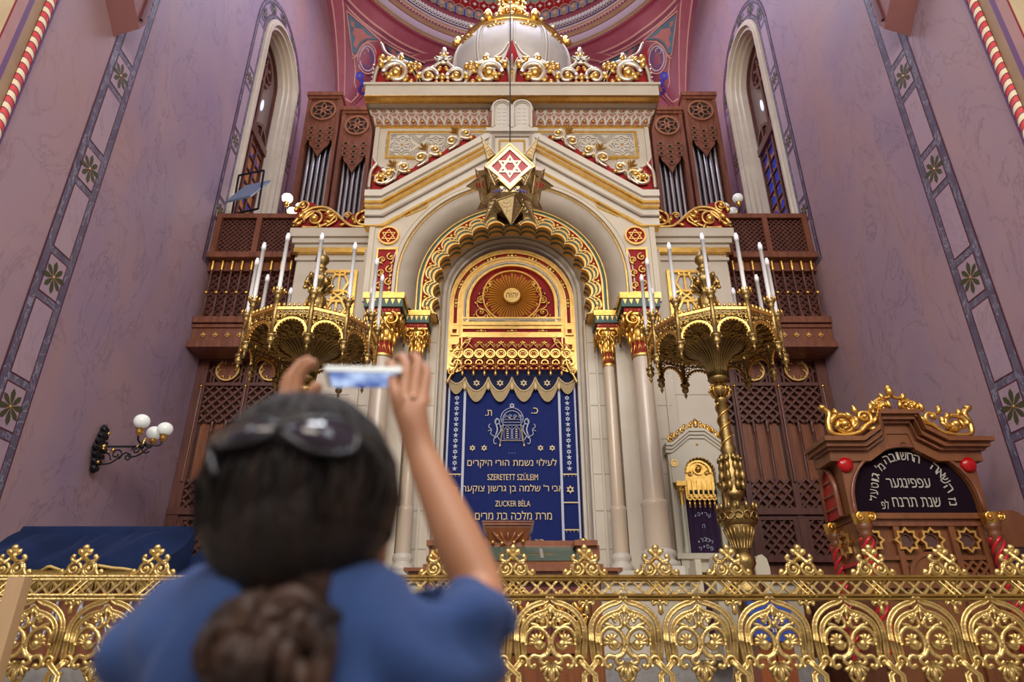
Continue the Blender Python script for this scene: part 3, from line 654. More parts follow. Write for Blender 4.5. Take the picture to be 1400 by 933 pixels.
def column(sx,cx,cy,z1,zc,zn,w,r,outer):
    m=MB(); x=sx*cx
    m.lathe([(r*.92,zc+.02),(r*.96,zn-1.0),(r,4.2),(r*1.02,3.42)],(x,cy),24,0)
    m.lathe([(r*1.02,3.48),(r*1.25,3.46),(r*1.30,3.42),(r*1.22,3.38),(r*1.2,2.78)],(x,cy),24,0)
    c=m.build('column',[MARBLE],ark)
    b=MB(); b.lathe([(r*1.22,2.80),(r*1.5,2.77),(r*1.55,2.72),(r*1.35,2.69),(r*1.35,2.66),(r*1.75,2.62),(r*1.8,2.57),(r*1.55,2.54)],(x,cy),24,0); b.box(x-r*1.75,x+r*1.75,cy-r*1.75,cy+r*1.75,2.39,2.55,0); b.build('column_base',[WHITE],c)
    capital(x,cy,zc,z1,w,r,c,outer)
both(lambda sx:column(sx,2.04,9.82,6.72,5.70,5.7,.33,.155,True))
both(lambda sx:column(sx,1.575,10.22,6.67,5.72,5.7,.22,.095,False))
# gable: raking cornices with gilt lines, central pedestal, tablets
def rake(sx):
    m=MB()
    for off0,off1,y,mi in ((.0,-.13,9.60,0),(-.13,-.20,9.66,0),(-.20,-.24,9.64,1),(-.24,-.275,9.70,0),(-.275,-.30,9.68,1),(-.30,-.42,9.76,0),(-.42,-.445,9.75,2),(-.445,-.60,9.807,0),(-.60,-.62,9.79,1)):
        L=lambda o:[(sx*2.56,8.83+o),(sx*2.28,8.83+o),(sx*.62,9.98+o*1.14),(sx*.44,10.22+o),(sx*.44,10.45)] if o>-.2 else [(sx*2.50,8.83+o),(sx*2.24,8.83+o),(sx*.55,9.99+o*1.14),(sx*.36,10.2+o),(sx*.36,10.3)]
        a,b=L(off0),L(off1)
        a=[(sx*2.56,8.83+off0),(sx*2.28,8.83+off0),(sx*.60,10.02+off0*1.1),(sx*.40,10.16+off0*1.1)]; b=[(sx*2.56,8.83+off1),(sx*(2.28+off1*.1),8.83+off1),(sx*.60,10.02+off1*1.1),(sx*.40,10.16+off1*1.1)]
        m.band(a,b,y,10.0,mi)
    m.build('raking_cornice',[WHITE,GOLD,GREY],ark)
    # red-backed running scroll on the rake
    m=MB(); d=Vector((-sx*1.68,1.19)).normalized(); nrm=Vector((sx*d.y*sx*1,0)); nrm=Vector((-d.y,d.x)) if sx<0 else Vector((d.y,-d.x))
    if nrm.y<0: nrm=-nrm
    o=Vector((sx*2.26,8.90)); L=1.98
    pt=lambda u,v:(o.x+d.x*u+nrm.x*v,o.y+d.y*u+nrm.y*v)
    back=[pt(0,0)]+[pt(L*i/24,.07+.05*abs(math.sin(i*.8))) for i in range(25)]+[pt(L,0)]
    m.prism(back,9.66,9.72,1)
    for k in range(3):
        u0=.22+.66*k
        for du,r,s0 in ((0,.14,1),(.31,.125,-1)):
            c=Vector((u0+du,.15+.02*k*0)); sp=spiral(c.x,c.y,r,.02,-90,-90+s0*520,24)
            m.t2([pt(*q) for q in sp],[.031-.013*i/24 for i in range(25)],9.60,6,0); q=pt(c.x,c.y); m.blob((q[0],9.58,q[1]),.055,2,8,5)
        m.t2([pt(*q) for q in smooth([(u0-.16,.02),(u0,.03),(u0+.15,.12),(u0+.22,.24),(u0+.34,.27)])],.026,9.60,6,0)
        for an,l in ((90,.15),(60,.12),(125,.12),(30,.09)):
            q=pt(u0+.17,.24); q2=pt(u0+.17+math.cos(R(an))*l,.24+math.sin(R(an))*l); m.tube([(q[0],9.61,q[1]),(q2[0],9.59,q2[1])],[.014,.030],5,2); m.blob((q2[0],9.59,q2[1]),.03,2,6,4)
        q=pt(u0+.33,.02); m.blob((q[0],9.61,q[1]),.05,2,7,4)
    # corner acroterion
    x0=sx*2.5
    m.prism([(x0,8.84),(x0,9.62),(x0-sx*.10,9.40),(x0-sx*.26,9.30),(x0-sx*.42,9.05),(x0-sx*.45,8.84)],9.66,9.72,1)
    m.t2(spiral(x0-sx*.2,9.08,.17,.025,90,90+sx*560,26),[.035-.016*i/26 for i in range(27)],9.59,6,0); m.blob((x0-sx*.2,9.57,9.08),.06,2,8,5)
    m.t2(smooth([(x0,8.86),(x0-sx*.01,9.2),(x0-sx*.06,9.33),(x0-sx*.1,9.40)]),.035,9.60,6,0); m.t2(smooth([(x0,9.62),(x0-sx*.08,9.46),(x0-sx*.2,9.36)]),.02,9.66,6,3)
    for a in (60,95,130): m.leaf(x0-sx*.36,9.2,9.60,.13,.06,R(a if sx<0 else 180-a),2)
    for a in (20,70,120,160,220,300): m.leaf(x0-sx*.2,9.08,9.59,.17,.06,R(a),2)
    m.build('gable_scrollwork',[SILVG,RED,GOLD,WHITE],ark)
both(rake)
m=MB()
m.box(-.42,.42,9.62,10.4,9.40,10.10,0); m.box(-.47,.47,9.54,10.4,10.10,10.18,0)
m.band([(-.36,9.4),(-.36,10.06),(.36,10.06),(.36,9.4)],[(-.31,9.4),(-.31,10.01),(.31,10.01),(.31,9.4)],9.58,9.63,1); m.band([(-.24,9.4),(-.24,9.94),(.24,9.94),(.24,9.4)],[(-.21,9.4),(-.21,9.91),(.21,9.91),(.21,9.4)],9.59,9.63,2)
m.build('gable_pedestal',[WHITE,GREY,GOLD],ark)
m=MB()
for sx in (-1,1):
    c=sx*.185; tp=lambda r,zb:[(c-r,zb)]+arc(c,10.66,r,180,0,14)+[(c+r,zb)]
    m.band(tp(.185,10.18),tp(.15,10.18),9.52,9.66,0); m.prism(tp(.152,10.18),9.56,9.66,0); m.band(tp(.135,10.23),tp(.12,10.23),9.53,9.57,1)
    for k in range(5):
        for j in range(2): m.box(c-.09+.1*j,c-.01+.1*j-.01,9.55,9.562,10.28+.09*k,10.32+.09*k,2)
    for k in range(13): a=R(180*k/12); m.blob((c+.2*math.cos(a),9.6,10.66+.2*math.sin(a)),.022,0,6,4)
m.build('stone_tablets',[WHITE,CREAM,mat('faint_letter_stone',(.66,.62,.56),.5)],ark,label='pair of small white round-topped stone tablets')
# entablature with relief panels, frieze, cornice
m=MB()
m.box(-2.52,2.52,9.98,10.6,9.3,10.56,0)
for sx in (-1,1):
    m.box(sx*2.50,sx*2.58,9.94,10.6,8.9,10.56,0); m.box(sx*.5,sx*2.54,9.90,10.0,9.52,9.58,0); m.box(sx*.5,sx*2.5,9.92,10.0,9.44,9.48,1)
    m.box(sx*.5,sx*2.48,9.86,10.0,9.32,9.42,0)
    x0,x1=(.45,2.34); 
    a=[(sx*x0,9.80),(sx*x1,9.80),(sx*x1,10.43),(sx*x0,10.43)]; b=[(sx*(x0+.05),9.84),(sx*(x1-.05),9.84),(sx*(x1-.05),10.39),(sx*(x0+.05),10.39)]; c=[(sx*(x0+.07),9.86),(sx*(x1-.07),9.86),(sx*(x1-.07),10.37),(sx*(x0+.07),10.37)]
    m.band(a,b,9.90,9.99,1,True); m.band(b,c,9.92,9.99,2,True); m.prism(c,9.942,9.975,2)
    for k in range(3):                          # geometric star relief
        cx,cz=sx*(2.05-.62*k),10.115
        for rr in (.245,.185): q=star(cx,cz,rr,rr*.76,8); q2=star(cx,cz,rr-.03,(rr-.03)*.76,8); m.band(q,q2,9.915,9.95,3,True)
        for j in range(8): m.leaf(cx,cz,9.93,.16,.05,R(45*j+22),3)
        m.blob((cx,9.92,cz),.03,1,7,4)
        for d in (-1,1):
            for s_ in (.26,.20,.14): m.t2([(cx+d*(.31-s_*.8),cz+.25),(cx+d*.31,cz+.25-s_*.8)],.012,9.935,4,3); m.t2([(cx+d*(.31-s_*.8),cz-.25),(cx+d*.31,cz-.25+s_*.8)],.012,9.935,4,3)
m.box(-2.6,2.6,9.94,10.6,10.56,10.60,1)
m.build('entablature',[CREAM,GOLD,CREAM,WHITE],ark)
m=MB()
m.add([(-2.58,9.98,10.5),(2.58,9.98,10.5),(2.74,9.80,11.1),(-2.74,9.80,11.1)],[(0,1,2,3)],1,False); m.box(-2.6,2.6,9.98,10.6,10.48,11.12,0)
for sx in (-1,1): m.add([(sx*2.58,9.98,10.5),(sx*2.58,10.6,10.5),(sx*2.74,10.6,11.1),(sx*2.74,9.80,11.1)],[(0,1,2,3)],1,False)
NP=13; 
for sx in (-1,1):
    for k in range(NP):
        t=(k+.5)/NP; f=lambda u,z:(sx*(.46+(2.58-.46+.16*(z-10.5)/.6)*(t+u/2.12)),9.98-.18*(z-10.5)/.6,z)
        h=.075
        m.tube([f(-h,10.53),f(-h,10.62),f(-h*.7,10.70),f(0,10.79),f(h*.7,10.70),f(h,10.62),f(h,10.53)],.020,5,0)
        m.tube([f(-h,10.62),f(-h*.5,10.80),f(-h*1.05,10.86)],.018,5,0); m.tube([f(h,10.62),f(h*.5,10.80),f(h*1.05,10.86)],.018,5,0)
        q=f(0,10.64); m.blob((q[0],q[1]-.02,q[2]),(.03,.02,.045),2,7,4); q=f(0,10.95); m.tube([f(.065*math.cos(R(a)),10.95+.065*math.sin(R(a))) for a in range(0,360,40)],.016,5,0,True); m.blob(q,.026,2,7,4)
        q=f(-h,10.50); m.blob(q,(.03,.03,.05),0,6,4); m.tube([f(-h,10.86),f(-h,11.03),f(0,11.06)],.018,5,0); m.tube([f(h,10.86),f(h,11.03),f(0,11.06)],.018,5,0)
m.v=[(x,y,10.60+(z-10.5)*.56) for x,y,z in m.v]
m.build('lace_frieze',[WHITE,mat('rust_ground',(.36,.13,.07),.5),GOLD],ark)
m=MB()
for x,y,z0,z1,mi in ((2.74,9.50,10.90,11.16,0),(2.78,9.46,11.16,11.21,0)): m.box(-x,x,y,13.0,z0,z1,mi)
for (x,y0,z0),(x2,y1,z1),mi in (((2.72,9.83,10.915),(2.73,9.70,10.93),1),((2.73,9.70,10.93),(2.74,9.62,10.86),1),((2.74,9.62,10.86),(2.75,9.485,10.88),1)):
    for a,b in (((-x,y0),(x,y0)),((x,y0),(x,12)),((-x,y0),(-x,12))):
        k=x2/x; c=(a[0]*k,y1 if a[1]==y0 else a[1]); d_=(b[0]*k,y1 if b[1]==y0 else b[1]); m.add([(*a,z0),(*b,z0),(*d_,z1),(*c,z1)],[(0,1,2,3)],mi,False)
for y,z,r in ((9.80,10.93,.022),(9.62,10.865,.025),(9.495,10.89,.022)): m.tube([(-2.74,y,z),(2.74,y,z)],r,6,1)
m.build('top_cornice',[CREAM,GOLD],ark)
# top cresting: two mirrored halves, each a red board with silver-gold scrolls
def crest(x0,x1,mirror):
    m=MB(); w=x1-x0; f=lambda u:(x1-u*w) if mirror else (x0+u*w); s_=-1 if mirror else 1
    z0=11.20; y=9.54
    outline=[(0,0),(0,1.02),(.035,.74),(.10,.52),(.3,.36),(.40,.42),(.5,.68),(.6,.42),(.72,.36),(.90,.50),(.955,.74),(1,1.12),(1,0)]
    m.prism([(f(u),z0+v*(.98 if u in (0,1) or v>.7 else .86)) for u,v in outline],y+.06,y+.12,1)
    def vol(u,v,r,a0,tn,th,mi=0):
        a=a0 if not mirror else 180-a0; t=tn if not mirror else -tn
        m.t2(spiral(f(u),z0+v,r,.03,a,a+t,26),[1.35*th*(1-.5*i/26) for i in range(27)],y,6,mi); m.blob((f(u),y-.01,z0+v),r*.42,2,8,5)
    vol(.165,.27,.25,180,-560,.045,3); vol(.40,.21,.17,0,520,.035,3); vol(.60,.21,.17,180,-520,.035,3); vol(.835,.27,.25,0,560,.045,3)
    vol(.165,.27,.17,60,-400,.03); vol(.835,.27,.17,120,400,.03)
    for pts in ([(0.01,0),(.02,.3),(.05,.5),(.14,.56),(.24,.5),(.30,.28),(.34,.03)],[(.34,.05),(.30,.3),(.26,.42)],[(.99,0),(.98,.3),(.95,.5),(.86,.56),(.76,.5),(.70,.28),(.66,.03)],[(.42,.38),(.5,.56),(.56,.62)],[(.58,.38),(.5,.56),(.44,.62)],[(.44,.62),(.5,.5),(.56,.62)]):
        m.t2([(f(a),z0+b) for a,b in smooth(pts)],.042,y+.01,6,3)
    for u,v,an,l in ((.1,.1,60,.2),(.05,.36,90,.2),(.24,.36,60,.18),(.2,.52,100,.16),(.12,.52,140,.16),(.32,.1,80,.18),(.34,.34,110,.16),(.68,.1,100,.18),(.66,.34,70,.16),(.9,.1,120,.2),(.95,.36,90,.2),(.76,.36,120,.18),(.8,.52,80,.16),(.88,.52,40,.16),(.5,.08,90,.18),(.29,.42,70,.12),(.71,.42,110,.12),(.165,.27,200,.2),(.835,.27,-20,.2),(.4,.21,-20,.14),(.6,.21,200,.14)):
        a=R(an if not mirror else 180-an); m.leaf(f(u),z0+v,y-.01,l,l*.62,a,2)
    for u,v,an,l in ((.03,.5,70,.22),(.08,.5,50,.2),(.22,.06,60,.2),(.26,.26,60,.2),(.36,.2,140,.18),(.64,.2,40,.18),(.74,.26,120,.2),(.78,.06,120,.2),(.92,.5,130,.2),(.46,.3,60,.16),(.54,.3,120,.16),(.45,.12,60,.16),(.55,.12,120,.16),(.16,.56,60,.2),(.84,.56,120,.2),(.12,.22,150,.16),(.88,.22,30,.16)):
        a=R(an if not mirror else 180-an); m.leaf(f(u),z0+v,y+.01,l,l*.5,a,(3,2)[int(v*50)%2])
    for u,v in ((.30,.36),(.70,.36),(.28,.06),(.72,.06),(.5,.03),(.46,.03),(.54,.03)): m.blob((f(u),y-.02,z0+v),.055,2,7,5)
    # silver fleur in the middle of the half
    for an,l,mi in ((90,.26,3),(55,.16,2),(125,.16,2)): m.leaf(f(.5),z0+.62,y+.02,l,l*.45,R(an),mi)
    m.bar((f(.5)-.09,y+.02,z0+.64),(f(.5)+.09,y+.02,z0+.64),.03,.05,3)
    for k in range(6):
        for u in (0,): m.blob((f(u)-s_*.02,y+.05,z0+.05+.09*k),(.035,.02,.02),3,6,4)
    m.t2([(f(a),z0+b) for a,b in smooth([(.03,.98),(.07,.76),(.15,.62)])],.025,y+.02,6,3); m.t2([(f(a),z0+b) for a,b in smooth([(.975,.98),(.93,.76),(.86,.62)])],.025,y+.02,6,3)
    for an in (90,70,110,50,130): m.leaf(f(1.0),z0+.30,y,.42-.003*abs(an-90),.06,R(an),3)
    for k in range(6): m.blob((f(.995),y-.01,z0+.05+.05*k),.02,2,6,4)
    m.v=[(x,yy,z0+(z-z0)*1.18) for x,yy,z in m.v]
    return m.build('cresting',[GOLDP,RED,GOLD,SILVG],ark)
crest(-2.64,0,False); crest(0,2.64,True)
# dome with gilt crown
m=MB(); DC=(0,11.75)
DZ=13.38; DR=1.47
prof=[(DR*math.cos(R(e)),DZ+DR*1.02*math.sin(R(e))) for e in range(-35,33,5)]
m.lathe([(1.15,11.0),(1.15,12.4)]+prof,DC,48,0)
for k in range(12):
    a=R(30*k-90); ca,sa=math.cos(a),math.sin(a)
    m.tube([(DC[0]+(r+.01)*ca,DC[1]+(r+.01)*sa,z) for r,z in prof],.03,6,0)
    for d in (-3,3): m.tube([(DC[0]+(r+.008)*math.cos(a+R(d)),DC[1]+(r+.008)*math.sin(a+R(d)),z) for r,z in prof],.010,4,2)
    for d in (-5.5,-2,2,5.5):
        b=a+R(15+d); rr=1.345+.0; m.blob((DC[0]+rr*math.cos(b),DC[1]+rr*math.sin(b),13.93-.02*abs(d)+.06*(abs(d)>3)),(.085,.085,.035),1,7,4)
    b=a+R(15); m.blob((DC[0]+1.36*math.cos(b),DC[1]+1.36*math.sin(b),13.97),(.05,.05,.05),1,7,4)
dm=m.build('dome',[SILVER,GOLD,GREY],ark)
m=MB(); m.lathe([(1.24,14.07),(1.33,14.09),(1.36,14.13),(1.31,14.17),(1.34,14.22),(1.27,14.27),(.9,14.55),(.4,14.8),(.36,14.9)],DC,48,0)
for k in range(24):
    a=R(15*k); m.blob((DC[0]+1.30*math.cos(a),DC[1]+1.30*math.sin(a),14.28),(.045,.045,.07),0,6,4)
for k in range(8):
    a=R(45*k+22); m.blob((DC[0]+1.34*math.cos(a),DC[1]+1.34*math.sin(a),14.32),(.09,.09,.16),0,7,5); m.blob((DC[0]+1.38*math.cos(a),DC[1]+1.38*math.sin(a),14.24),(.11,.11,.07),0,7,5)
m.lathe([(.36,14.88),(.30,15.1),(.26,15.4),(.30,15.6),(.36,15.72),(.30,15.85),(.24,16.0),(.28,16.4),(.34,16.55),(.12,16.9),(.05,17.2),(.001,17.25)],DC,24,0)
for k in range(12):
    a=R(30*k-15)
    for z,r,q in ((15.62,.36,.10),(15.85,.30,.09),(16.1,.28,.11),(16.4,.32,.11)): m.blob((DC[0]+r*math.cos(a+z),DC[1]+r*math.sin(a+z),z),(q*.7,q*.7,q),0,7,5)
    m.leaf(0,0,0,.01,.01,0)
m.build('gilt_crown',[GOLD],dm)
# side wings
def wing(sx):
    m=MB(); Y=10.62
    m.box(sx*2.4,sx*3.52,Y,11.3,2.4,6.4,0); m.box(sx*2.4,sx*3.92,Y,11.1,6.4,8.2,0); m.box(sx*3.8,sx*4.04,Y+.3,11.1,6.4,8.5,0)
    m.box(sx*2.4,sx*3.98,Y-.05,11.3,6.34,6.42,0)
    for x1,y,z0,z1,mi in ((3.95,Y-.05,8.0,8.06,0),(3.98,Y-.10,8.14,8.24,1),(3.98,Y-.08,8.24,8.32,0),(4.02,Y-.14,8.32,8.42,0),(4.06,Y-.20,8.42,8.60,0)): m.box(sx*2.45,sx*x1,y,11.1,z0,z1,mi)
    for z in (3.3,4.0,4.7,5.4,6.0): m.box(sx*2.62,sx*3.6,Y-.006,Y,z,z+.012,2)
    m.box(sx*2.5,sx*2.68,Y-.1,Y,2.4,8.2,0)
    w=m.build('side_wing',[CREAM,GOLD,GREY],ark)
    # gilt geometric grille
    g=MB(); x0,x1,z0,z1=sx*2.78,sx*3.40,6.72,7.78; xc=(x0+x1)/2; y=Y-.05
    g.band([(x0,z0),(x1,z0),(x1,z1),(x0,z1)],[(x0+sx*.05,z0+.05),(x1-sx*.05,z0+.05),(x1-sx*.05,z1-.05),(x0+sx*.05,z1-.05)],y-.02,Y,0,True); rect(g,min(x0,x1),max(x0,x1),z0,z1,Y-.008,1)
    zm=(z0+z1)/2; L=lambda *p:[g.bar((a[0],y+JR.uniform(-.005,.005),a[1]),(b[0],y+JR.uniform(-.005,.005),b[1]),.035,.035,0) for a,b in zip(p[:-1],p[1:])]
    for zz in (zm+.27,zm-.27):
        q=[(xc+.17*math.cos(R(60*k)),zz+.19*math.sin(R(60*k))) for k in range(7)]; L(*q)
        for a in (0,180): L((xc+.17*math.cos(R(a)),zz),(xc+.31*math.cos(R(a)),zz))
        for a in (60,120,240,300): L((xc+.17*math.cos(R(a)),zz+.19*math.sin(R(a))),(xc+.22*math.cos(R(a)),zz+.30*math.sin(R(a))))
    L((xc-.3,zm),(xc-.12,zm+.1),(xc+.12,zm+.1),(xc+.3,zm)); L((xc-.3,zm),(xc-.12,zm-.1),(xc+.12,zm-.1),(xc+.3,zm)); L((xc,zm+.1),(xc,z1)); L((xc,zm-.1),(xc,z0)); L((xc-.12,zm+.1),(xc+.12,zm-.1)); L((xc+.12,zm+.1),(xc-.12,zm-.1))
    g.build('gilt_grille',[GOLD,mat('pale_recess',(.55,.53,.50),.6)],w)
    # red-backed cresting
    c=MB(); f=lambda u:sx*(4.04-u*1.52); z0=8.60; y=Y-.16
    c.prism([(f(u),z0+v) for u,v in ((0,0),(.0,.30),(.02,.58),(.10,.66),(.2,.62),(.30,.50),(.42,.50),(.55,.32),(.62,.24),(.7,.36),(.8,.44),(.9,.56),(1,.64),(1,0))],y+.05,y+.1,1)
    S_=lambda pts,th,mi=0:c.t2([(f(a),z0+b) for a,b in smooth(pts)],th,y,6,mi)
    S_([(.0,.12),(.08,.30),(.2,.46),(.36,.48),(.5,.34),(.62,.16),(.72,.06),(.9,.05),(1,.1)],.034); S_([(.0,.06),(.12,.2),(.24,.38),(.34,.42),(.44,.36)],.024)
    S_([(.12,.04),(.3,.04),(.44,.16),(.5,.3)],.028); S_([(.40,.05),(.52,.2),(.47,.34)],.022); S_([(.74,.1),(.76,.3),(.86,.42),(1,.46)],.028)
    def V(u,v,r,a0,t,th):
        a=a0 if sx<0 else 180-a0; t=t if sx<0 else -t
        c.t2(spiral(f(u),z0+v,r,.03,a,a+t,24),[th*(1-.5*i/24) for i in range(25)],y-.01,6,0); c.blob((f(u),y-.02,z0+v),r*.42,2,8,5)
    V(.25,.22,.2,200,-520,.035); V(.085,.52,.12,-90,500,.03); V(.86,.22,.18,120,480,.035); V(.93,.56,.11,200,-420,.03); V(.65,.30,.07,0,400,.02)
    for u,v,an,l in ((.38,.24,20,.2),(.36,.18,-20,.18),(.37,.30,50,.18),(.3,.12,-60,.15),(.05,.2,60,.2),(.02,.05,40,.18),(.73,.14,100,.16),(.78,.1,60,.16),(.9,.1,30,.15),(.55,.06,20,.14),(.0,.35,80,.18)): c.leaf(f(u),z0+v,y-.01,l,l*.5,R(an if sx<0 else 180-an),2)
    c.build('cresting',[GOLDP,RED,GOLD],w)
both(wing)
# ------------------------------------------------------------------ curtain of the ark
cur=thing('ark_curtain',(0,11.04,2.7),'royal blue embroidered velvet curtain hanging in the ark doorway','curtain')
def PX(px,py,Y=11.03): return P(px,py,Y)
m=MB(); n=56; vs=[]
for i in range(n+1):
    x=-1.12+2.24*i/n
    for z in (2.42,6.0): vs.append((x,11.05+.008*math.sin(x*23)+.006*math.sin(x*51),z))
m.add(vs,[(2*i,2*i+2,2*i+3,2*i+1) for i in range(n)],0); m.build('cloth',[BLUE],cur)
m=MB(); y=11.025
for sx in (-1,1):
    m.box(sx*.79,sx*.83,y-.01,y,2.5,5.75,1); m.box(sx*1.065,sx*1.095,y-.01,y,2.5,5.75,1)
    for z in (4.16,3.70,3.27,2.85): m.box(sx*.83,sx*1.065,y-.006,y,z,z+.02,0)
    for z in (4.16,3.27,2.85):
        for k in range(4): m.box(sx*(.86+.06*k),sx*(.865+.06*k),y-.006,y,z-.03,z,0)
    z=5.50; k=0
    while z>4.25:
        if k%2==0: hexagram(m,sx*.945,z,.045,y-.004,.010,1,.004)
        else: m.prism(star(sx*.945,z,.05,.018,5),y-.004,y,1)
        z-=.095; k+=1
    hexagram(m,sx*.945,3.92,.07,y-.005,.013,0,.005)
m.build('embroidered_border',[THREAD,SILVT],cur)
for t,px,py,w,h,heb in (('לעילוי נשמת הורי היקרים',700,634,122,13,1),('SZERETETT SZÜLEIM',701,652,69,10,0),('אבי ר\' שלמה בן גרשון צוקער',701,669,138,13,1),('ZUCKER BÉLA',701,688,48,10,0),('מרת מלכה בת מרים',702,705,105,12,1),('כ.',731,562,9,8,1),('ת.',668,565,9,8,1),('יקיר',737,741,12,6,1)):
    x,z=PX(px,py); a=PX(px-w/2,py)[0]; b=PX(px+w/2,py)[0]; zz=PX(px,py-h/2)[1]-PX(px,py+h/2)[1]; 
    wl_,rf_=words(t,x,b-a,heb)
    for wd_,wx_,ww_ in wl_: m=MB(); text(m,wd_,wx_,z,ww_,zz,y-.004,0,heb=bool(heb),d=.004,ref=rf_); m.build('embroidered_lettering',[THREAD],cur)
m=MB()
for px,py in ((646,613),(662,613),(739,613),(755,613)): x,z=PX(px,py); hexagram(m,x,z,.055,y-.005,.011,0,.005)
for px in (696,700,704): x,z=PX(px,620); m.blob((x,y,z),.008,1,6,4)
m.build('embroidered_stars',[THREAD,SILVT],cur)
m=MB(); E=lambda px,py:PX(698+(px-698),py); yy=y-.004
T=lambda pts,r=.008,mi=1:m.t2([E(*p) for p in pts],r,yy,4,mi)
x,z=E(700,555); hexagram(m,x,z,.05,yy,.009,1,.004)
T(smooth([(686,578),(685,570),(690,562),(700,558),(710,562),(715,570),(714,578)])); T(smooth([(688,577),(688,571),(692,565),(700,562),(708,565),(712,571),(712,577)])); T([(686,578),(714,578)]); T([(686,574),(714,574)],.006)
for a in (690,697,704,711): x,z=E(a,570); m.t2(spiral(x,z,.035,.01,0,400,10),.006,yy,4,1)
T(smooth([(694,570),(700,574),(706,570)]),.007,0)
T([(687,582),(713,582)],.010); T([(688,582),(685,603),(714,603),(712,582)],.007,0); T([(688,582),(684,607)],.014,0); T([(712,582),(716,606)],.014,0)
for dx in (-6,6): T([(700+dx-5,601)]+[(700+dx-5,588)]+smooth([(700+dx-5,588),(700+dx,584),(700+dx+5,588)])+[(700+dx+5,601),(700+dx-5,601)],.005)
T([(700,583),(700,602)],.006)
for dx in (-6,6):
    for k in range(5): x,z=E(700+dx,588+2.8*k); m.box(x-.018,x+.018,yy,y,z,z+.014,0)
for px,py in ((683.5,608.5),(716.5,608)): x,z=E(px,py); m.leaf(x,z+.02,yy,.06,.03,R(-90),0,.006)
for s_ in (-1,1):                             # two rampant lions in silver thread
    q=lambda u,v:(700+s_*u,v); L=lambda pts,r=.008:T(smooth([q(*p) for p in pts]),r)
    L([(17,576),(20,573),(23,576),(22,580),(18,580),(17,576)],.012); L([(22,580),(20,588),(22,595)],.016); L([(17,580),(15,588),(19,595),(23,600)],.010)
    L([(16,584),(12,582),(13,579)]); L([(16,588),(12,590)]); L([(20,596),(17,602),(14,602)]); L([(22,595),(25,602),(24,607),(21,607)],.009); L([(23,598),(29,594),(28,588),(32,584),(30,580)]); L([(28,588),(33,590)])
    for k in range(5): L([(19+k*.8,573+k*1.6),(21.5+k*.6,572.5+k*1.6)],.007)
m.build('embroidered_emblem',[THREAD,SILVT],cur,label='crown, tablets and two lions embroidered in silver thread')
# scalloped valance with fringe
m=MB(); ed=[-1.10,-.815,-.41,0.0,.405,.81,1.10]; y=10.985
zt=5.86
for k in range(6):
    a,b=ed[k],ed[k+1]; dp=.36 if 0<k<5 else .22; n=14; low=[]; up=[]
    for i in range(n+1):
        t=i/n; x=a+(b-a)*t; s_=math.sin(PI*t)**.75; low.append((x,5.80-dp*s_)); up.append((x,5.86-(dp-.10)*s_*.98))
    m.prism([(a,6.05)]+up+[(b,6.05)],y,y+.01,0)
    for i in range(n):
        (x0,z0),(x1,z1),(u0,w0),(u1,w1)=low[i],low[i+1],up[i],up[i+1]
        m.add([(x0,y-.012,z0-.03),(x1,y-.012,z1-.03),(u1,y-.012,w1),(u0,y-.012,w0)],[(0,1,2,3)],1,False)
        for j in range(3):
            t=(j+.5)/3; m.tube([(u0+(u1-u0)*t,y-.012-.003*(j%2),w0+(w1-w0)*t),(x0+(x1-x0)*t,y-.012-.003*(j%2),z0-.03+(z1-z0)*t)],.36*(b-a)/42,5,1)
    m.t2(up,.014,y-.02,5,1)
    if k: m.leaf(a,5.78,y-.03,.17,.06,R(-90),1,.02)
    if 0<k<5: hexagram(m,(a+b)/2,5.76,.065,y-.006,.012,1,.006)
m.build('valance',[NAVY,THREAD],cur,label='dark blue valance with five gold-fringed scallops')
# ------------------------------------------------------------------ hanging star lamp
LX,LY,LZ=-.03,8.0,7.62
lamp=thing('hanging_lamp',(LX,LY,LZ),'large pointed bronze star lantern with red glass hanging on a wire before the arch','lamp')
BRZ=mat('lantern_bronze',(.48,.35,.17),.38,.8,(.34,.23,.10),8,3,.2,40); BRZL=mat('lantern_pale_gilt',(.70,.58,.36),.4,.5); RGL=mat('ruby_glass',(.30,.004,.012),.25,emit=(.6,.01,.03),estr=.12,spec=.3); BENA=mat('blue_enamel',(.05,.06,.32),.4)
m=MB(); r=.40; tl=R(-20)
# body: eight-sided drum with tilted square front plates
m.lathe([(.001,.40),(.16,.38),(.30,.26),(.36,.05),(.36,-.10),(.30,-.26),(.22,-.34),(.22,-.40),(.001,-.42)],(0,0),8,0,R(22.5),R(382.5),sm=False)
m.shift(LX,LY,LZ); m.build('lantern_body',[BRZ],lamp)
def plate(az,w,label=None):
    m=MB(); q=lambda k:[(w*k*c,w*k*s_) for c,s_ in ((0,1),(1,0),(0,-1),(-1,0))]
    m.band(q(1.0),q(.90),-.46,-.30,0,True); m.band(q(.92),q(.72),-.445,-.36,1,True); m.prism(q(.74),-.42,-.40,2)
    hexagram(m,0,0,w*.50,-.438,.03,1,.02,sx=1.05)
    for k in range(6): m.blob((w*.33*math.cos(R(60*k+30)),-.442,w*.33*math.sin(R(60*k+30))),.012,2,6,4)
    c,s_=math.cos(R(az)),math.sin(R(az)); g=MB()
    def fn(x,y,z):
        y2=y*math.cos(tl)-z*math.sin(tl); z2=y*math.sin(tl)+z*math.cos(tl); z2=z2+.12-.42*math.sin(-tl)*.0
        return (LX+x*c-y2*s_,LY+x*s_+y2*c,LZ+z2)
    g.merge(m,fn); return g.build('star_plate',[BRZ,BRZL,RGL],lamp)
tl=R(12); plate(0,.36); plate(90,.34); plate(-90,.34); plate(180,.34)
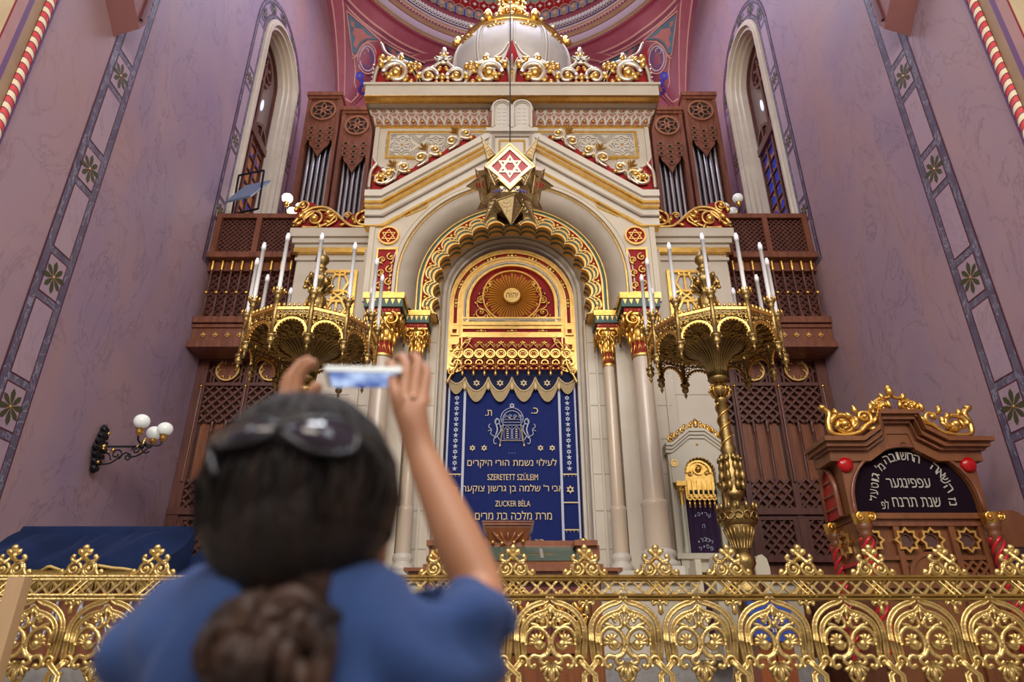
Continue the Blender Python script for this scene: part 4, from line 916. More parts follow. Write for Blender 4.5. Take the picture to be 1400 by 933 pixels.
def spike(base,tip,w,ornm=1):
    m=MB(); b=Vector(base); t=Vector(tip); d=(t-b).normalized(); u=d.orthogonal().normalized()
    # keep the square base upright
    u=d.cross(Vector((0,0,1))); u=u.normalized() if u.length>1e-3 else Vector((1,0,0)); v=u.cross(d)
    q=[b+u*w,b+v*w,b-u*w,b-v*w]; off=Vector((LX,LY,LZ))
    m.add([p+off for p in q]+[t+off],[(0,1,4),(1,2,4),(2,3,4),(3,0,4)],0,False)
    for k in range(4):
        m.tube([q[k]+off,t+off],[.012,.004],5,0); m.tube([q[k]+off,q[(k+1)%4]+off],.014,5,0)
        c=(q[k]+q[(k+1)%4])/2; n_=(t-c)
        for f in (.12,.28,.42):
            e=c+n_*f; o=((q[(k+1)%4]-q[k])*(1-f)*.22); m.tube([e-o+off,e+n_*.06+off,e+o+off],.011,4,1 if ornm==1 else 2)
    m.build('star_point',[BRZ,BRZL,RGL,BENA],lamp)
for sx in (-1,1):
    spike((sx*.25,-.12,.42),(sx*.43,-.2,.78),.10); spike((sx*.34,-.12,-.02),(sx*.63,-.10,-.06),.19,2); spike((sx*.20,-.34,-.15),(sx*.31,-.56,-.10),.085)
    spike((sx*.24,.25,.35),(sx*.42,.45,.62),.10); spike((sx*.3,.3,0),(sx*.5,.55,0),.12); spike((sx*.2,-.1,-.36),(sx*.36,-.12,-.72),.10)
spike((0,-.20,-.44),(0.02,-.25,-.84),.20)
m=MB(); m.lathe([(.33,-.20),(.36,-.22),(.34,-.30),(.27,-.36),(.22,-.48),(.20,-.50)],(LX,LY),8,0,R(22.5),R(382.5),sm=False)
m.v=[(x,y,z+LZ-.02) for x,y,z in m.v]
for sx in (-1,1):
    for k in range(4): m.tube([(LX+sx*(.06+.045*k),LY-.36+.02*k,LZ-.33),(LX+sx*(.08+.045*k),LY-.365+.02*k,LZ-.29),(LX+sx*(.10+.045*k),LY-.36+.02*k,LZ-.335)],.010,5,1)
m.build('lower_cup',[BRZ,BENA],lamp)
m=MB(); m.tube([(LX,LY,LZ+.38),(LX,LY,19.8)],.010,6,0); m.blob((LX,LY,LZ+.42),(.05,.05,.09),1,8,5); m.build('suspension_wire',[BLACK,SILVER],lamp)
# ------------------------------------------------------------------ choir galleries over wooden screens
def lattice(mb,x0,x1,z0,z1,y,st,w,d,m=0):
    n0=int(-(z1-z0)/st)-1; n1=int((x1-x0)/st)+1
    for dr in (1,-1):
        k=n0
        while k<=n1+int((z1-z0)/st)+2:
            # line x = x0+k*st + t , z = z0+t (or z1-t)
            t0=max(0,-(k*st)); t1=min(z1-z0,(x1-x0)-k*st)
            if t1-t0>.02:
                f=lambda t:(x0+k*st+t,y+(0 if dr>0 else d*.3),(z0+t) if dr>0 else (z1-t))
                mb.bar(f(t0),f(t1),w,d,m)
            k+=1
def gallery(sx):
    side='left' if sx<0 else 'right'
    t=thing('choir_gallery',(sx*4.8,10.95,6.38),'latticed wooden gallery front with gold-tipped balusters, '+('under the tilted grey lamp panel' if sx<0 else 'under the unlit white-globed lamp'),'gallery','latticed galleries flanking the ark')
    xa,xb=4.12,5.69; X=lambda a,b:(min(sx*a,sx*b),max(sx*a,sx*b))
    m=MB(); m.box(*X(xa-.02,xb),11.12,11.33,6.48,9.2,0); m.box(*X(xa,xb),10.86,11.2,9.14,9.24,0); m.box(*X(xa,xb),10.78,11.2,8.20,8.30,0); m.box(*X(xa,xb),10.84,11.2,8.30,8.36,0)
    for x in (xb-.06,4.86,xa): m.box(*X(x-.05,x+.05),10.86,11.15,8.3,9.15,0)
    m.box(*X(xa,xb),10.82,11.2,6.86,6.98,0); m.box(*X(xa,xb),10.90,11.2,6.48,6.88,0); m.box(*X(xa,xb),10.80,11.33,6.37,6.48,0); m.box(*X(xa,xb),10.86,11.2,6.78,6.84,0); m.box(*X(xa,xb),10.95,11.1,8.0,8.2,0)
    m.build('gallery_frame',[WOOD],t)
    for a,b in ((xa+.05,4.81),(4.91,xb-.11)):
        m=MB(); x0,x1=X(a,b); lattice(m,x0,x1,8.36,9.12,10.93,.095,.022,.03); m.build('lattice_panel',[WOODD],t)
    m=MB(); x0,x1=X(xa,xb-.05); lattice(m,x0,x1,6.98,8.02,11.06,.13,.028,.03); m.build('lattice_panel',[WOODD],t)
    for k in range(9):
        x=sx*(xb-.1-.183*k); m=MB(); 
        m.lathe([(.03,6.98),(.03,7.1),(.018,7.14),(.026,7.3),(.014,7.45),(.02,7.5),(.014,7.55),(.026,7.72),(.018,7.92),(.022,8.0),(.022,8.2)],(x,10.92),8,0); m.box(x-.03,x+.03,10.88,10.95,6.97,7.1,0)
        b=m.build('baluster',[WOODD],t); g=MB(); g.lathe([(.024,7.99),(.032,8.06),(.036,8.18)],(x,10.91),8,0); g.build('gold_tip',[GOLD],b); g=MB(); g.blob((x,10.89,7.5),(.042,.042,.036),0,8,5); g.build('gold_knob',[GOLD],b)
    for k in range(7): m=MB(); x=sx*(xb-.20-.215*k)*.997; m.prism([(x-.05,6.64),(x,6.69),(x+.05,6.64),(x,6.59)],10.875,10.9,0); m.blob((x,10.875,6.64),.028,0,6,4); m.build('gold_stud',[GOLDP],t)
    s=thing('wooden_screen',(sx*4.6,11.42,2.4),'tall carved wooden screen with gold six-lobed rings, '+('beside the low black wall lamp' if sx<0 else 'behind the canopied pulpit'),'screen','carved screens under the galleries')
    m=MB(); Y=11.42; bays=[5.55,4.76,3.97,3.18]
    Z=lambda py:P(258,py,Y)[1]
    zr,zb1,zl1,zm,zl2,zb2,zp=Z(487),Z(526),Z(577),Z(655),Z(695),Z(703),Z(760)
    m.box(*X(3.1,5.69),Y+.12,Y+.3,1.0,6.35,0); m.box(*X(5.5,5.69),Y-.04,Y+.2,1.0,6.35,1); m.box(*X(3.1,5.69),Y-.06,Y+.2,zr,6.35,1); m.box(*X(3.1,5.69),Y-.02,Y+.2,zb1-.03,zb1+.03,1); m.box(*X(3.1,5.69),Y-.06,Y+.2,zb2-.02,zb2+.09,1); m.box(*X(3.1,5.69),Y-.02,Y+.2,1.9,2.0,1)
    for x in bays[1:]: m.box(*X(x-.05,x+.05),Y-.02,Y+.2,1.0,zr,1)
    sc=m.build('screen_frame',[WOOD,WOODD],s)
    for i in range(3):
        b,a=bays[i]-.05,bays[i+1]+.05; x0,x1=X(a,b); xc=(x0+x1)/2; w=x1-x0
        m=MB(); lattice(m,x0,x1,zl1,zb1-.03,Y+.04,.175,.035,.07); m.build('lattice_panel',[WOODD],s); m=MB(); lattice(m,x0,x1,zb2+.09,zm,Y+.04,.175,.035,.07); m.build('lattice_panel',[WOODD],s); m=MB(); lattice(m,x0+.08,x1-.08,zp,zb2-.1,Y+.05,.16,.035,.06)
        m.band([(x0,zp-.1),(x1,zp-.1),(x1,zb2-.03),(x0,zb2-.03)],[(x0+.08,zp),(x1-.08,zp),(x1-.08,zb2-.1),(x0+.08,zb2-.1)],Y,Y+.1,0,True)
        m.build('lattice_panel',[WOODD],s)
        m=MB(); zc=(zr+zb1)/2
        for r_,o in ((.36,0),(.36,45)):
            q=[(xc+r_*math.cos(R(o+90*k+45)),zc+r_*math.sin(R(o+90*k+45))) for k in range(4)]; m.band(q,[(xc+(u-xc)*.88,zc+(v-zc)*.88) for u,v in q],Y+.03,Y+.1,0,True)
        for d in (-.3,.3): m.box(x0,x1,Y+.04,Y+.1,zc+d-.015,zc+d+.015,0); m.box(xc+d-.015,xc+d+.015,Y+.04,Y+.1,zb1,zr,0)
        m.prism(arc(xc,zc,.2,0,360,24)[:-1],Y+.02,Y+.1,1); m.build('rosette_panel',[WOODD,WOOD],s)
        g=MB(); g.band(arc(xc,zc,.215,0,360,36),arc(xc,zc,.185,0,360,36),Y-.02,Y+.05,0)
        for k in range(6):
            a_=R(60*k+30); g.t2([(xc+.125*math.cos(a_)+.066*math.cos(a_+R(u)),zc+.125*math.sin(a_)+.066*math.sin(a_+R(u))) for u in range(-115,116,23)],.010,Y-.005,5,0)
        g.build('gilt_ring',[GOLDP],s)
        for d in (-w*.17,w*.17): m=MB(); m.lathe([(.03,zl1+.02),(.026,zl1-.12),(.035,zl1-.14),(.016,zl1-.18),(.014,zm-.0),(.03,zm-.05)],(xc+d,Y+.05),8,0); m.build('slender_shaft',[WOODD],s)
        for d in (-.34,0,.34): m=MB(); m.box(xc+d*w-.07,xc+d*w+.07,Y+.09,Y+.13,zm-.3,zl1,0); m.build('board',[WOODR],s)
    for x in bays[:3]:
        m=MB(); m.lathe([(.022,zb1-.03),(.018,zb1-.12),(.014,zb1-.15),(.014,zm),(.03,zm-.06)],(sx*x,Y-.05),8,0); c=m.build('colonnette',[WOOD],s); g=MB(); g.blob((sx*x,Y-.06,zb1-.05),(.03,.03,.035),0,7,4); g.build('gold_knob',[GOLD],c)
both(gallery)
# ------------------------------------------------------------------ organ cases
def organ(sx):
    side='left' if sx<0 else 'right'
    t=thing('pipe_organ',(sx*4.2,13.3,8.4),'wooden organ case of silver pipes rising behind the '+('glowing wall lamp' if sx<0 else 'unlit wall lamp beside the ark'),'organ','organ cases flanking the ark')
    X=lambda a,b:(min(sx*a,sx*b),max(sx*a,sx*b)); Y=13.2
    for (a,b,zt) in ((5.24,4.38,14.66),(4.32,3.50,14.16),(3.44,2.62,13.62)):
        m=MB(); x0,x1=X(a,b); xc=(x0+x1)/2; w=x1-x0
        m.box(x0,x0+.09,Y,Y+.5,8.0,zt,0); m.box(x1-.09,x1,Y,Y+.5,8.0,zt,0); m.box(x0-.03,x1+.03,Y-.06,Y+.5,zt-.06,zt+.06,0); m.box(x0,x1,Y-.02,Y+.4,zt-.14,zt-.06,0); m.box(x0,x1,Y+.42,Y+.5,8,zt,1); m.box(x0,x1,Y-.02,Y+.3,8.0,9.0,0)
        c=m.build('organ_case',[WOOD,DARK],t)
        m=MB(); zc=zt-.52; rr=w*.5-.11
        pts=[(x0+.09,zt-.14),(x0+.09,zt-1.62),(xc-w*.33,zt-1.42),(xc-w*.27,zt-1.62),(xc-w*.18,zt-1.70),(xc-w*.10,zt-1.82),(xc,zt-1.98),(xc+w*.10,zt-1.82),(xc+w*.18,zt-1.70),(xc+w*.27,zt-1.62),(xc+w*.33,zt-1.42),(x1-.09,zt-1.62),(x1-.09,zt-.14)]
        sp=[p for p in pts]; m.prism(sp,Y+.04,Y+.07,0)
        m.prism(arc(xc,zc,rr,0,360,28)[:-1],Y+.03,Y+.04,1)
        m.band(arc(xc,zc,rr+.015,0,360,28),arc(xc,zc,rr-.04,0,360,28),Y-.01,Y+.05,2)
        q=star(xc,zc,rr-.03,(rr-.03)*.56,6,30); m.band(q,[(xc+(u-xc)*.82,zc+(v-zc)*.82) for u,v in q],Y-.005,Y+.05,2,True)
        for k in range(6): m.leaf(xc,zc,Y,rr*.5,.06,R(60*k),2)
        for i,row in enumerate((3,3,3,1)):
            for k in range(row):
                u=(k-(row-1)/2)*w*.27; z=zt-1.10-.16*i-(.1 if abs(u)<.01 else 0)
                m.prism(arc(xc+u,z,.05,0,360,10)[:-1],Y+.03,Y+.04,1); m.band(arc(xc+u,z,.072,0,360,12),arc(xc+u,z,.048,0,360,12),Y+.01,Y+.05,2)
        m.build('pierced_tracery',[WOOD,DARK,mat('carved_oak',(.27,.105,.05),.45)],c)
        n=5
        for k in range(n):
            x=x0+.10+(w-.20)*(k+.5)/n; r_=(w-.22)/n*.42; zm=10.55+.12*abs(k-2)+(14.66-zt)*-.3
            m=MB(); m.lathe([(.025,8.6),(r_,9.5+.3),(r_*.6,zm-.25) if 0 else (r_,zm-.06),(r_*.82,zm-.02),(r_*.82,zm+.10),(r_,zm+.2),(r_,zt-1.0)],(x,Y+.22),12,0); p=m.build('organ_pipe',[PIPE],c)
            g=MB(); g.prism([(x-r_*.75,zm-.03),(x+r_*.75,zm-.03),(x+r_*.5,zm+.16),(x,zm+.22),(x-r_*.5,zm+.16)],Y+.22-r_*1.02,Y+.22-r_*.6,0); g.box(x-r_*.8,x+r_*.8,Y+.2-r_*1.06,Y+.2-r_*.5,zm-.06,zm-.02,1); g.build('pipe_mouth',[mat('pale_pipe_lip',(.66,.62,.46),.4),DARK],p)
both(organ)
# ------------------------------------------------------------------ big standing candelabra
def candelabrum(sx):
    CX,CY=sx*2.345,7.2; zf=1.0
    t=thing('standing_candelabrum',(CX,CY,zf),'tall brass candelabrum ringed with white candles, '+('half hidden behind the woman holding the phone' if sx<0 else 'standing before the small cream shrine'),'candelabrum','standing candelabra flanking the ark')
    m=MB(); m.lathe([(.34,1.0),(.34,1.12),(.26,1.2),(.20,1.45),(.13,1.6),(.12,1.9),(.17,1.98),(.17,2.05),(.10,2.12),(.09,2.22),(.12,2.27),(.115,2.33),(.07,2.38)],(CX,CY),20); m.build('foot',[BRASS],t)
    m=MB(); m.lathe([(.07,2.36),(.085,2.42),(.12,2.52),(.155,2.62),(.15,2.66)],(CX,CY),20)
    for k in range(20): a=R(18*k); m.tube([(CX+(.088)*math.cos(a),CY+.088*math.sin(a),2.42),(CX+.125*math.cos(a),CY+.125*math.sin(a),2.53),(CX+.158*math.cos(a),CY+.158*math.sin(a),2.62)],.010,4)
    m.lathe([(.15,2.64),(.185,2.66),(.19,2.70),(.18,2.76),(.20,2.82)],(CX,CY),20)
    for k in range(14):
        a=R(360/14*k); c,s_=math.cos(a),math.sin(a)
        m.blob((CX+.2*c,CY+.2*s_,2.83),(.022,.022,.045),0,6,4); m.tube([(CX+.2*math.cos(a+R(12)*math.sin(R(u))),CY+.2*math.sin(a+R(12)*math.sin(R(u))),2.73+.04*math.cos(R(u))) for u in range(0,360,45)],.010,4,0,True)
    m.build('lower_crown',[BRASS],t)
    m=MB(); m.lathe([(.06,2.70),(.075,2.78),(.06,2.86),(.065,2.92),(.10,2.95),(.105,2.99),(.085,3.02),(.10,3.08),(.105,3.2),(.085,3.32),(.07,3.42),(.085,3.46),(.075,3.49)],(CX,CY),18)
    for k in range(8):
        a=R(45*k+10); c,s_=math.cos(a),math.sin(a)
        for z,r_,q in ((3.06,.105,.06),(3.16,.115,.07),(3.27,.105,.06),(3.36,.09,.05)): m.blob((CX+r_*c,CY+r_*s_,z),(.032,.032,q),0,7,4)
        m.blob((CX+.12*c,CY+.12*s_,3.34),(.025,.025,.025),0,6,4)
    m.build('leafed_vase',[BRASS],t)
    m=MB(); m.lathe([(.062,3.47),(.06,3.7),(.056,4.0),(.075,4.02),(.065,4.05)],(CX,CY),16)
    for ph in (0,180): m.tube([(CX+.066*math.cos(R(ph+u*2.2)),CY+.066*math.sin(R(ph+u*2.2)),3.5+.5*u/270) for u in range(0,271,12)],.013,5,1)
    m.build('twisted_shaft',[BRASS,GOLD],t)
    m=MB(); m.blob((CX,CY,4.145),(.112,.112,.095),0,18,10)
    for k in range(10): a=R(36*k); m.tube([(CX+.115*math.cos(R(e))*math.cos(a),CY+.115*math.cos(R(e))*math.sin(a),4.145+.098*math.sin(R(e))) for e in range(-80,81,20)],.008,4,1); m.blob((CX+.116*math.cos(a+R(18)),CY+.116*math.sin(a+R(18)),4.145),.016,1,6,4)
    m.lathe([(.07,4.23),(.10,4.25),(.12,4.28),(.10,4.32)],(CX,CY),18); m.build('knop',[BRASS,GOLD],t)
    # flaring trumpet with ribs and scroll tracery
    m=MB(); prof=[(.10,4.30),(.105,4.40),(.13,4.50),(.19,4.58),(.30,4.66),(.46,4.72),(.70,4.78)]
    m.lathe(prof,(CX,CY),36)
    for k in range(36): a=R(10*k); m.tube([(CX+(r_+.006)*math.cos(a),CY+(r_+.006)*math.sin(a),z) for r_,z in prof[:6]],[.009,.009,.010,.013,.014,.010],4,0)
    for k in range(24):
        a0=15*k
        for r_,q,dr in ((.40,.055,1),(.52,.06,-1),(.63,.05,1)):
            zz=4.69+(.72-.69)*(r_-.38)/.08*.35; sp=spiral(0,0,q,.015,0,dr*480,14)
            m.tube([(CX+(r_+u)*math.cos(R(a0)+v/(r_+u)),CY+(r_+u)*math.sin(R(a0)+v/(r_+u)),4.655+.12*(r_+u-.30)/.4*.98-.018) for u,v in sp],.010,4,1)
    m.build('fluted_basket',[BRASS,mat('scroll_brass',(.50,.32,.09),.36,1)],t)
    # twelve-sided pierced drum
    RD=.72
    for k in range(12):
        a=R(30*k); c,s_=math.cos(a),math.sin(a); w=RD*math.tan(R(15)); m=MB()
        A_=[(-w*.86,4.50)]+arc(0,4.535,w*.86,180,0,14)+[(w*.86,4.50)]; B_=[(-w,4.50)]+[(-w+2*w*i/14,4.80) for i in range(15)]+[(w,4.50)]
        m.band(arc(0,4.535,w*.92,180,0,14),arc(0,4.535,w*.80,180,0,14),-.012,.012,1)
        for j in range(13): b=R(180*j/12); m.blob((w*.76*math.cos(b),0,4.535+w*.76*math.sin(b)),.012,1,5,3)
        m.box(-w,w,-.016,.016,4.80,4.83,1); m.box(-w,w,-.010,.010,4.74,4.752,0)
        for j in range(7): u=-w+2*w*(j+.5)/7; m.leaf(u,4.83,0,.06,.035,R(90),1); m.band(arc(u,4.776,.018,0,360,8),arc(u,4.776,.010,0,360,8),-.008,.008,0)
        for d in (-1,1):
            m.t2(spiral(d*w*.72,4.70,.045,.01,90,90-d*480,14),.008,0,4,0); m.t2(spiral(d*w*.9,4.62,.03,.01,90,90+d*400,10),.007,0,4,0); m.t2(spiral(d*w*.3,4.735,.022,.008,0,d*400,10),.006,0,4,0)
            for u_,v_,q_ in ((.52,4.725,.028),(.12,4.742,.018),(.88,4.715,.026),(.74,4.655,.022),(.94,4.67,.018),(.93,4.575,.018)): m.t2(spiral(d*w*u_,v_,q_,.006,90,d*430,10),.0075,.004,4,1)
            for v_ in (4.765,4.79): m.t2([(d*w*a/6,v_+(.010 if a%2 else -.006)) for a in range(7)],.006,.004,4,1)
        # hanging spandrels below the arch feet
        for d in (-1,1):
            m.t2(smooth([(d*w*.98,4.52),(d*w*.85,4.46),(d*w*.93,4.40)]),.012,0,4,0); m.t2(spiral(d*w*.8,4.50,.03,.008,0,d*420,10),.008,0,4,0)
        g=MB(); g.merge(m,lambda x,y,z:(CX+(RD+y)*math.cos(a)-x*math.sin(a),CY+(RD+y)*math.sin(a)+x*math.cos(a),z)); g.build('arched_panel',[BRASS,GOLD],t)
    RP=RD/math.cos(R(15))
    for k in range(12):
        a=R(30*k+15); x,y=CX+RP*math.cos(a),CY+RP*math.sin(a); m=MB()
        m.lathe([(.001,4.31),(.012,4.34),(.022,4.36),(.012,4.385),(.04,4.41),(.045,4.44),(.025,4.465),(.05,4.48),(.05,4.50),(.026,4.51),(.026,4.93),(.04,4.945),(.03,4.96),(.045,4.98),(.058,5.01),(.05,5.02),(.03,5.02)],(x,y),10)
        for j in range(8): b=R(45*j); m.blob((x+.06*math.cos(b),y+.06*math.sin(b),5.035),(.014,.014,.028),1,5,4)
        p=m.build('candle_post',[BRASS,GOLD],t)
        h=5.78; g=MB(); g.lathe([(.024,5.0),(.022,h-.10),(.026,h-.10),(.026,h-.03),(.019,h-.03),(.017,h),(.001,h+.01)],(x,y),10); g.build('candle',[CANDLE],p)
    m=MB(); m.lathe([(.60,4.80),(.2,4.84),(.10,4.88),(.09,5.0),(.07,5.04),(.10,5.08),(.08,5.12),(.085,5.16),(.12,5.25),(.125,5.32),(.10,5.40),(.06,5.44),(.08,5.47),(.06,5.50),(.07,5.55),(.10,5.62),(.13,5.68),(.10,5.74),(.05,5.80),(.045,5.86),(.075,5.88),(.04,5.91),(.05,5.93),(.085,6.0),(.08,6.06),(.05,6.11),(.02,6.17),(.001,6.22)],(CX,CY),18)
    for k in range(8):
        a=R(45*k); c,s_=math.cos(a),math.sin(a); m.tube([(CX+r_*c,CY+r_*s_,z) for r_,z in ((.07,5.50),(.11,5.56),(.16,5.60),(.15,5.66),(.12,5.70))],[.02,.03,.026,.02,.02],5,0); m.blob((CX+.165*c,CY+.165*s_,5.575),.03,1,6,4); m.blob((CX+.12*c,CY+.12*s_,5.72),(.03,.03,.05),0,6,4); m.tube([(CX+.127*math.cos(a),CY+.127*math.sin(a),5.2),(CX+.13*c,CY+.13*s_,5.30),(CX+.10*c,CY+.10*s_,5.4)],.010,4,1)
    m.v=[(x,y,z if z<5 else 5+(z-5)*.86) for x,y,z in m.v]; m.build('urn_finial',[BRASS,GOLD],t)
both(candelabrum)
# ------------------------------------------------------------------ wall sconces
GLO=mat('white_glass_globe',(.85,.87,.82),.12,emit=(.9,.95,.88),estr=.12); LIT=mat('lit_glass_globe',(.95,.95,.85),.2,emit=(1,.95,.70),estr=6)
def sconce(loc,sx,label,lit,full=True,L=.80,group=None):
    x,y,z=loc; t=thing('wall_sconce',loc,label,'wall lamp','three-globed wall lamps'); gl=LIT if lit else GLO
    q=lambda u,v,w=0:(x+sx*u,y+w,z+v)
    if full:
        m=MB()
        for k in range(-3,4):
            w_=.16*(1-abs(k)/4.5); m.blob(q(.04,k*.09),(.05,w_,.075),0,8,5)
            for d in (-1,1): m.tube([q(.06,k*.09+.03*math.cos(R(u)),d*w_*.7+.04*math.sin(R(u))) for u in range(0,330,40)],.014,4,0)
        for v,w in ((.22,.03),(-.02,.12),(-.2,-.04),(0,0)): m.blob(q(.1,v,w),.025,1,7,4)
        m.build('wall_plate',[BLACK,GOLD],t)
    m=MB(); m.tube([q(.02,.03),q(L,.03)],.016,6,0); m.blob(q(.1,.03),.035,1,8,5); m.blob(q(L,.03),.035,0,8,5); m.blob(q(L-.06,.03),.022,1,7,4); m.blob(q(L,-.05),.018,1,7,4)
    D=lambda pts,r_=.011:m.tube([q(u,v) for u,v in smooth(pts)],r_,5,0)
    D([(.08,-.22),(.25,-.2),(.42,-.06),(.5,-.12),(.62,-.08),(.72,.02)]); D(spiral(.30,-.08,.08,.02,-60,380,14)); D(spiral(.55,-.02,.06,.015,180,-300,12)); D([(.1,-.02),(.2,-.08),(.24,-.16)]); D(spiral(.46,-.12,.05,.012,90,-380,12)); D([(.6,.02),(.68,-.06),(.74,-.04)])
    m.blob(q(.24,-.02),(.03,.03,.03),1,7,4)
    m.tube([q(L,.03),q(L+.01,.1),q(L+.02,.15)],.02,6,1); m.build('bracket_arm',[BLACK,GOLD],t)
    for gx,gw,gz in ((.03,-.20,.22),(.22,.08,.20),(.02,.20,.18)):
        m=MB(); m.tube([q(a,b,c) for a,b,c in smooth([(L,.10,0),(L+gx*.4,.06,gw*.4),(L+gx*.9,.07,gw*.9),(L+gx,.13,gw)])],.014,5,0); m.lathe([(.02,.12),(.04,.15),(.05,.17),(.045,.20),(.06,.22)],(x+sx*(L+gx),y+gw),10,1); m.v=[(a,b,(c+z if i>=len(m.v)-50 else c)) for i,(a,b,c) in enumerate(m.v)]
        arm=m.build('lamp_arm',[BLACK,GOLD],t); g=MB(); g.blob(q(L+gx,gz+.105,gw),(.105,.105,.095),0,16,10); g.v=[(a,b,c+.0) for a,b,c in g.v]; g.build('glass_globe',[gl],arm)
    return t
sconce((-5.68,9.05,4.02),1,'black iron wall lamp with scrolled plate and unlit globes, low beside the screen',False,True,.62)
sconce((-5.62,11.25,9.42),1,'lit wall lamp with three glowing globes beside the tilted grey panel',True,False,1.12)
sconce((5.62,11.25,9.42),-1,'unlit white-globed wall lamp on top of the gallery beside the organ pipes',False,False,1.10)
light('POINT','lit_sconce_light',(-4.4,11.0,9.75),None,10,(1,.88,.62),.12)
# floodlight panel in its frame
f=thing('flood_lamp',(-5.3,11.0,9.32),'flat blue-grey lamp panel tilted in a black square frame','lamp')
m=MB(); c4=[(P(a,b,10.9)[0],10.9,P(a,b,10.9)[1]) for a,b in ((317,293.5),(326.5,240),(361,233),(353,285.5))]
for a,b in zip(c4,c4[1:]+c4[:1]): m.bar(a,b,.03,.03,0)
m.build('frame',[BLACK],f)
m=MB(); q=[Vector((P(a,b,Y)[0],Y,P(a,b,Y)[1])) for a,b,Y in ((309,278,10.65),(343,270,10.65),(370,249,11.15),(337,256,11.15))]
nn=(q[1]-q[0]).cross(q[3]-q[0]).normalized()*.04; m.add(q+[v+nn for v in q],[(0,1,2,3),(7,6,5,4),(0,1,5,4),(1,2,6,5),(2,3,7,6),(3,0,4,7)],0,False); m.build('panel',[mat('blue_grey_panel',(.13,.17,.26),.5)],f)
# ------------------------------------------------------------------ gilded railing in front of the platform
RY=5.0; PT=.502; RX=.008
rail=thing('altar_railing',(0,RY,1.0),'long gilded pierced railing of interlaced arches across the front','railing')
def dbl(m,pts,y,r=.011,gap=.011,n=6):
    # a flat moulded strap: two ridges on a core
    q=[Vector((p[0],p[1])) for p in pts]; L=[];Rr=[]
    for i in range(len(q)):
        t=(q[min(i+1,len(q)-1)]-q[max(i-1,0)]).normalized(); nn=Vector((-t.y,t.x)); L.append(q[i]+nn*gap); Rr.append(q[i]-nn*gap)
    m.t2(L,r*.8,y-.012,n); m.t2(Rr,r*.8,y-.012,n); m.t2(pts,r*1.35,y,n)
def curl(m,cx,cz,r,a0,da,y,th=.012,n=18,r1=.008): m.t2(spiral(cx,cz,r,r1,a0,a0+da,n),[th*(1-.35*i/n) for i in range(n+1)],y,6)
def palm(m,x,z,a,l,n,spread,y,w=.022):
    for k in range(n):
        q=k-(n-1)/2; b=R(a+spread*.8*q); L=l*(1-.08*abs(q)); m.tube([(x,y,z),(x+math.cos(b)*L*.5,y-.006,z+math.sin(b)*L*.5),(x+math.cos(b+R(q*4))*L*.88,y-.008,z+math.sin(b+R(q*4))*L*.88),(x+math.cos(b+R(q*12))*L,y,z+math.sin(b+R(q*12))*L)],[w*.22,w*.5,w*.66,w*.3],6)
def arch_unit():
    m=MB(); h=PT/2
    # outer ogee arch touching the lower rail, its legs running down to the knot
    def og(a,zs,zt,k): 
        right=[(a*math.cos(R(u)),zs+(zt-k-zs)*math.sin(R(u))) for u in lin(0,78,9)]
        right=[(a,zs-.06)]+right+[(.022,zt-k*.75),(0,zt)]
        return right
    for a,zs,zt,k,y in ((h-.022,1.555,1.775,.035,0),(h-.066,1.545,1.712,.035,-.006)):
        p=og(a,zs,zt,k); full=[(-x,z) for x,z in p]+p[-2::-1]; dbl(m,full,y,.012,.0115)
    for d in (-1,1):
        dbl(m,[(d*(h-.022),1.494),(d*(h-.026),1.44),(d*(h-.034),1.36)],0,.012,.0115); dbl(m,[(d*(h-.066),1.484),(d*(h-.072),1.43),(d*(h-.070),1.37)],.006,.012,.0115)
        # big C scroll with palmette
        sp=[(d*x,z) for x,z in smooth([(.165,1.47),(.162,1.53),(.12,1.575),(.065,1.57),(.022,1.53),(.010,1.475),(.03,1.42),(.075,1.398),(.118,1.405)])]
        m.t2(sp,.0165,-.01,6); curl(m,d*.085,1.485,.045,180 if d>0 else 0,d*300,-.012,.016); m.blob((d*.075,-.018,1.478),(.03,.022,.028),0,7,5)
        palm(m,d*.085,1.475,90-d*35,.072,5,26,-.02)
        m.t2([(d*x,z) for x,z in smooth([(.075,1.398),(.115,1.405),(.14,1.385),(.145,1.352),(.125,1.335),(.105,1.345)])],[.013]*15+[.012]*10+[.016],-.012,6) if 0 else m.t2([(d*x,z) for x,z in smooth([(.075,1.398),(.115,1.405),(.14,1.385),(.145,1.352),(.125,1.335),(.105,1.345)])],.0155,-.012,6); m.blob((d*.110,-.016,1.345),(.02,.016,.018),0,7,5)
        m.t2([(d*x,z) for x,z in smooth([(.06,1.572),(.10,1.595),(.128,1.60),(.135,1.622),(.115,1.632)])],.0135,-.008,6); m.blob((d*.118,-.01,1.628),(.015,.013,.015),0,6,4)
        # top fleuron
        m.t2([(d*x,z) for x,z in smooth([(.065,1.575),(.03,1.578),(.018,1.60),(.026,1.635),(.055,1.645),(.07,1.625),(.055,1.61)])],.014,-.010,6); palm(m,d*.048,1.625,70 if d>0 else 110,.048,4,34,-.014,.018)
        # crossing loops and drop
        m.t2([(d*x,z) for x,z in smooth([(.012,1.47),(-.012,1.43),(-.035,1.405),(-.062,1.395),(-.070,1.37),(-.045,1.355),(-.022,1.372)])],.0155,-.018,6)
        palm(m,d*.012,1.36,-62*d if d>0 else -118,.085,3,30,-.014,.026)
        m.t2([(d*x,z) for x,z in smooth([(.01,1.37),(.035,1.33),(.045,1.29),(.03,1.262),(.004,1.252)])],.0125,-.008,6)
    palm(m,0,1.355,-90,.10,1,0,-.02,.03); palm(m,0,1.635,90,.06,1,0,-.016,.024); m.blob((0,-.02,1.60),(.014,.014,.02),0,6,4)
    return m
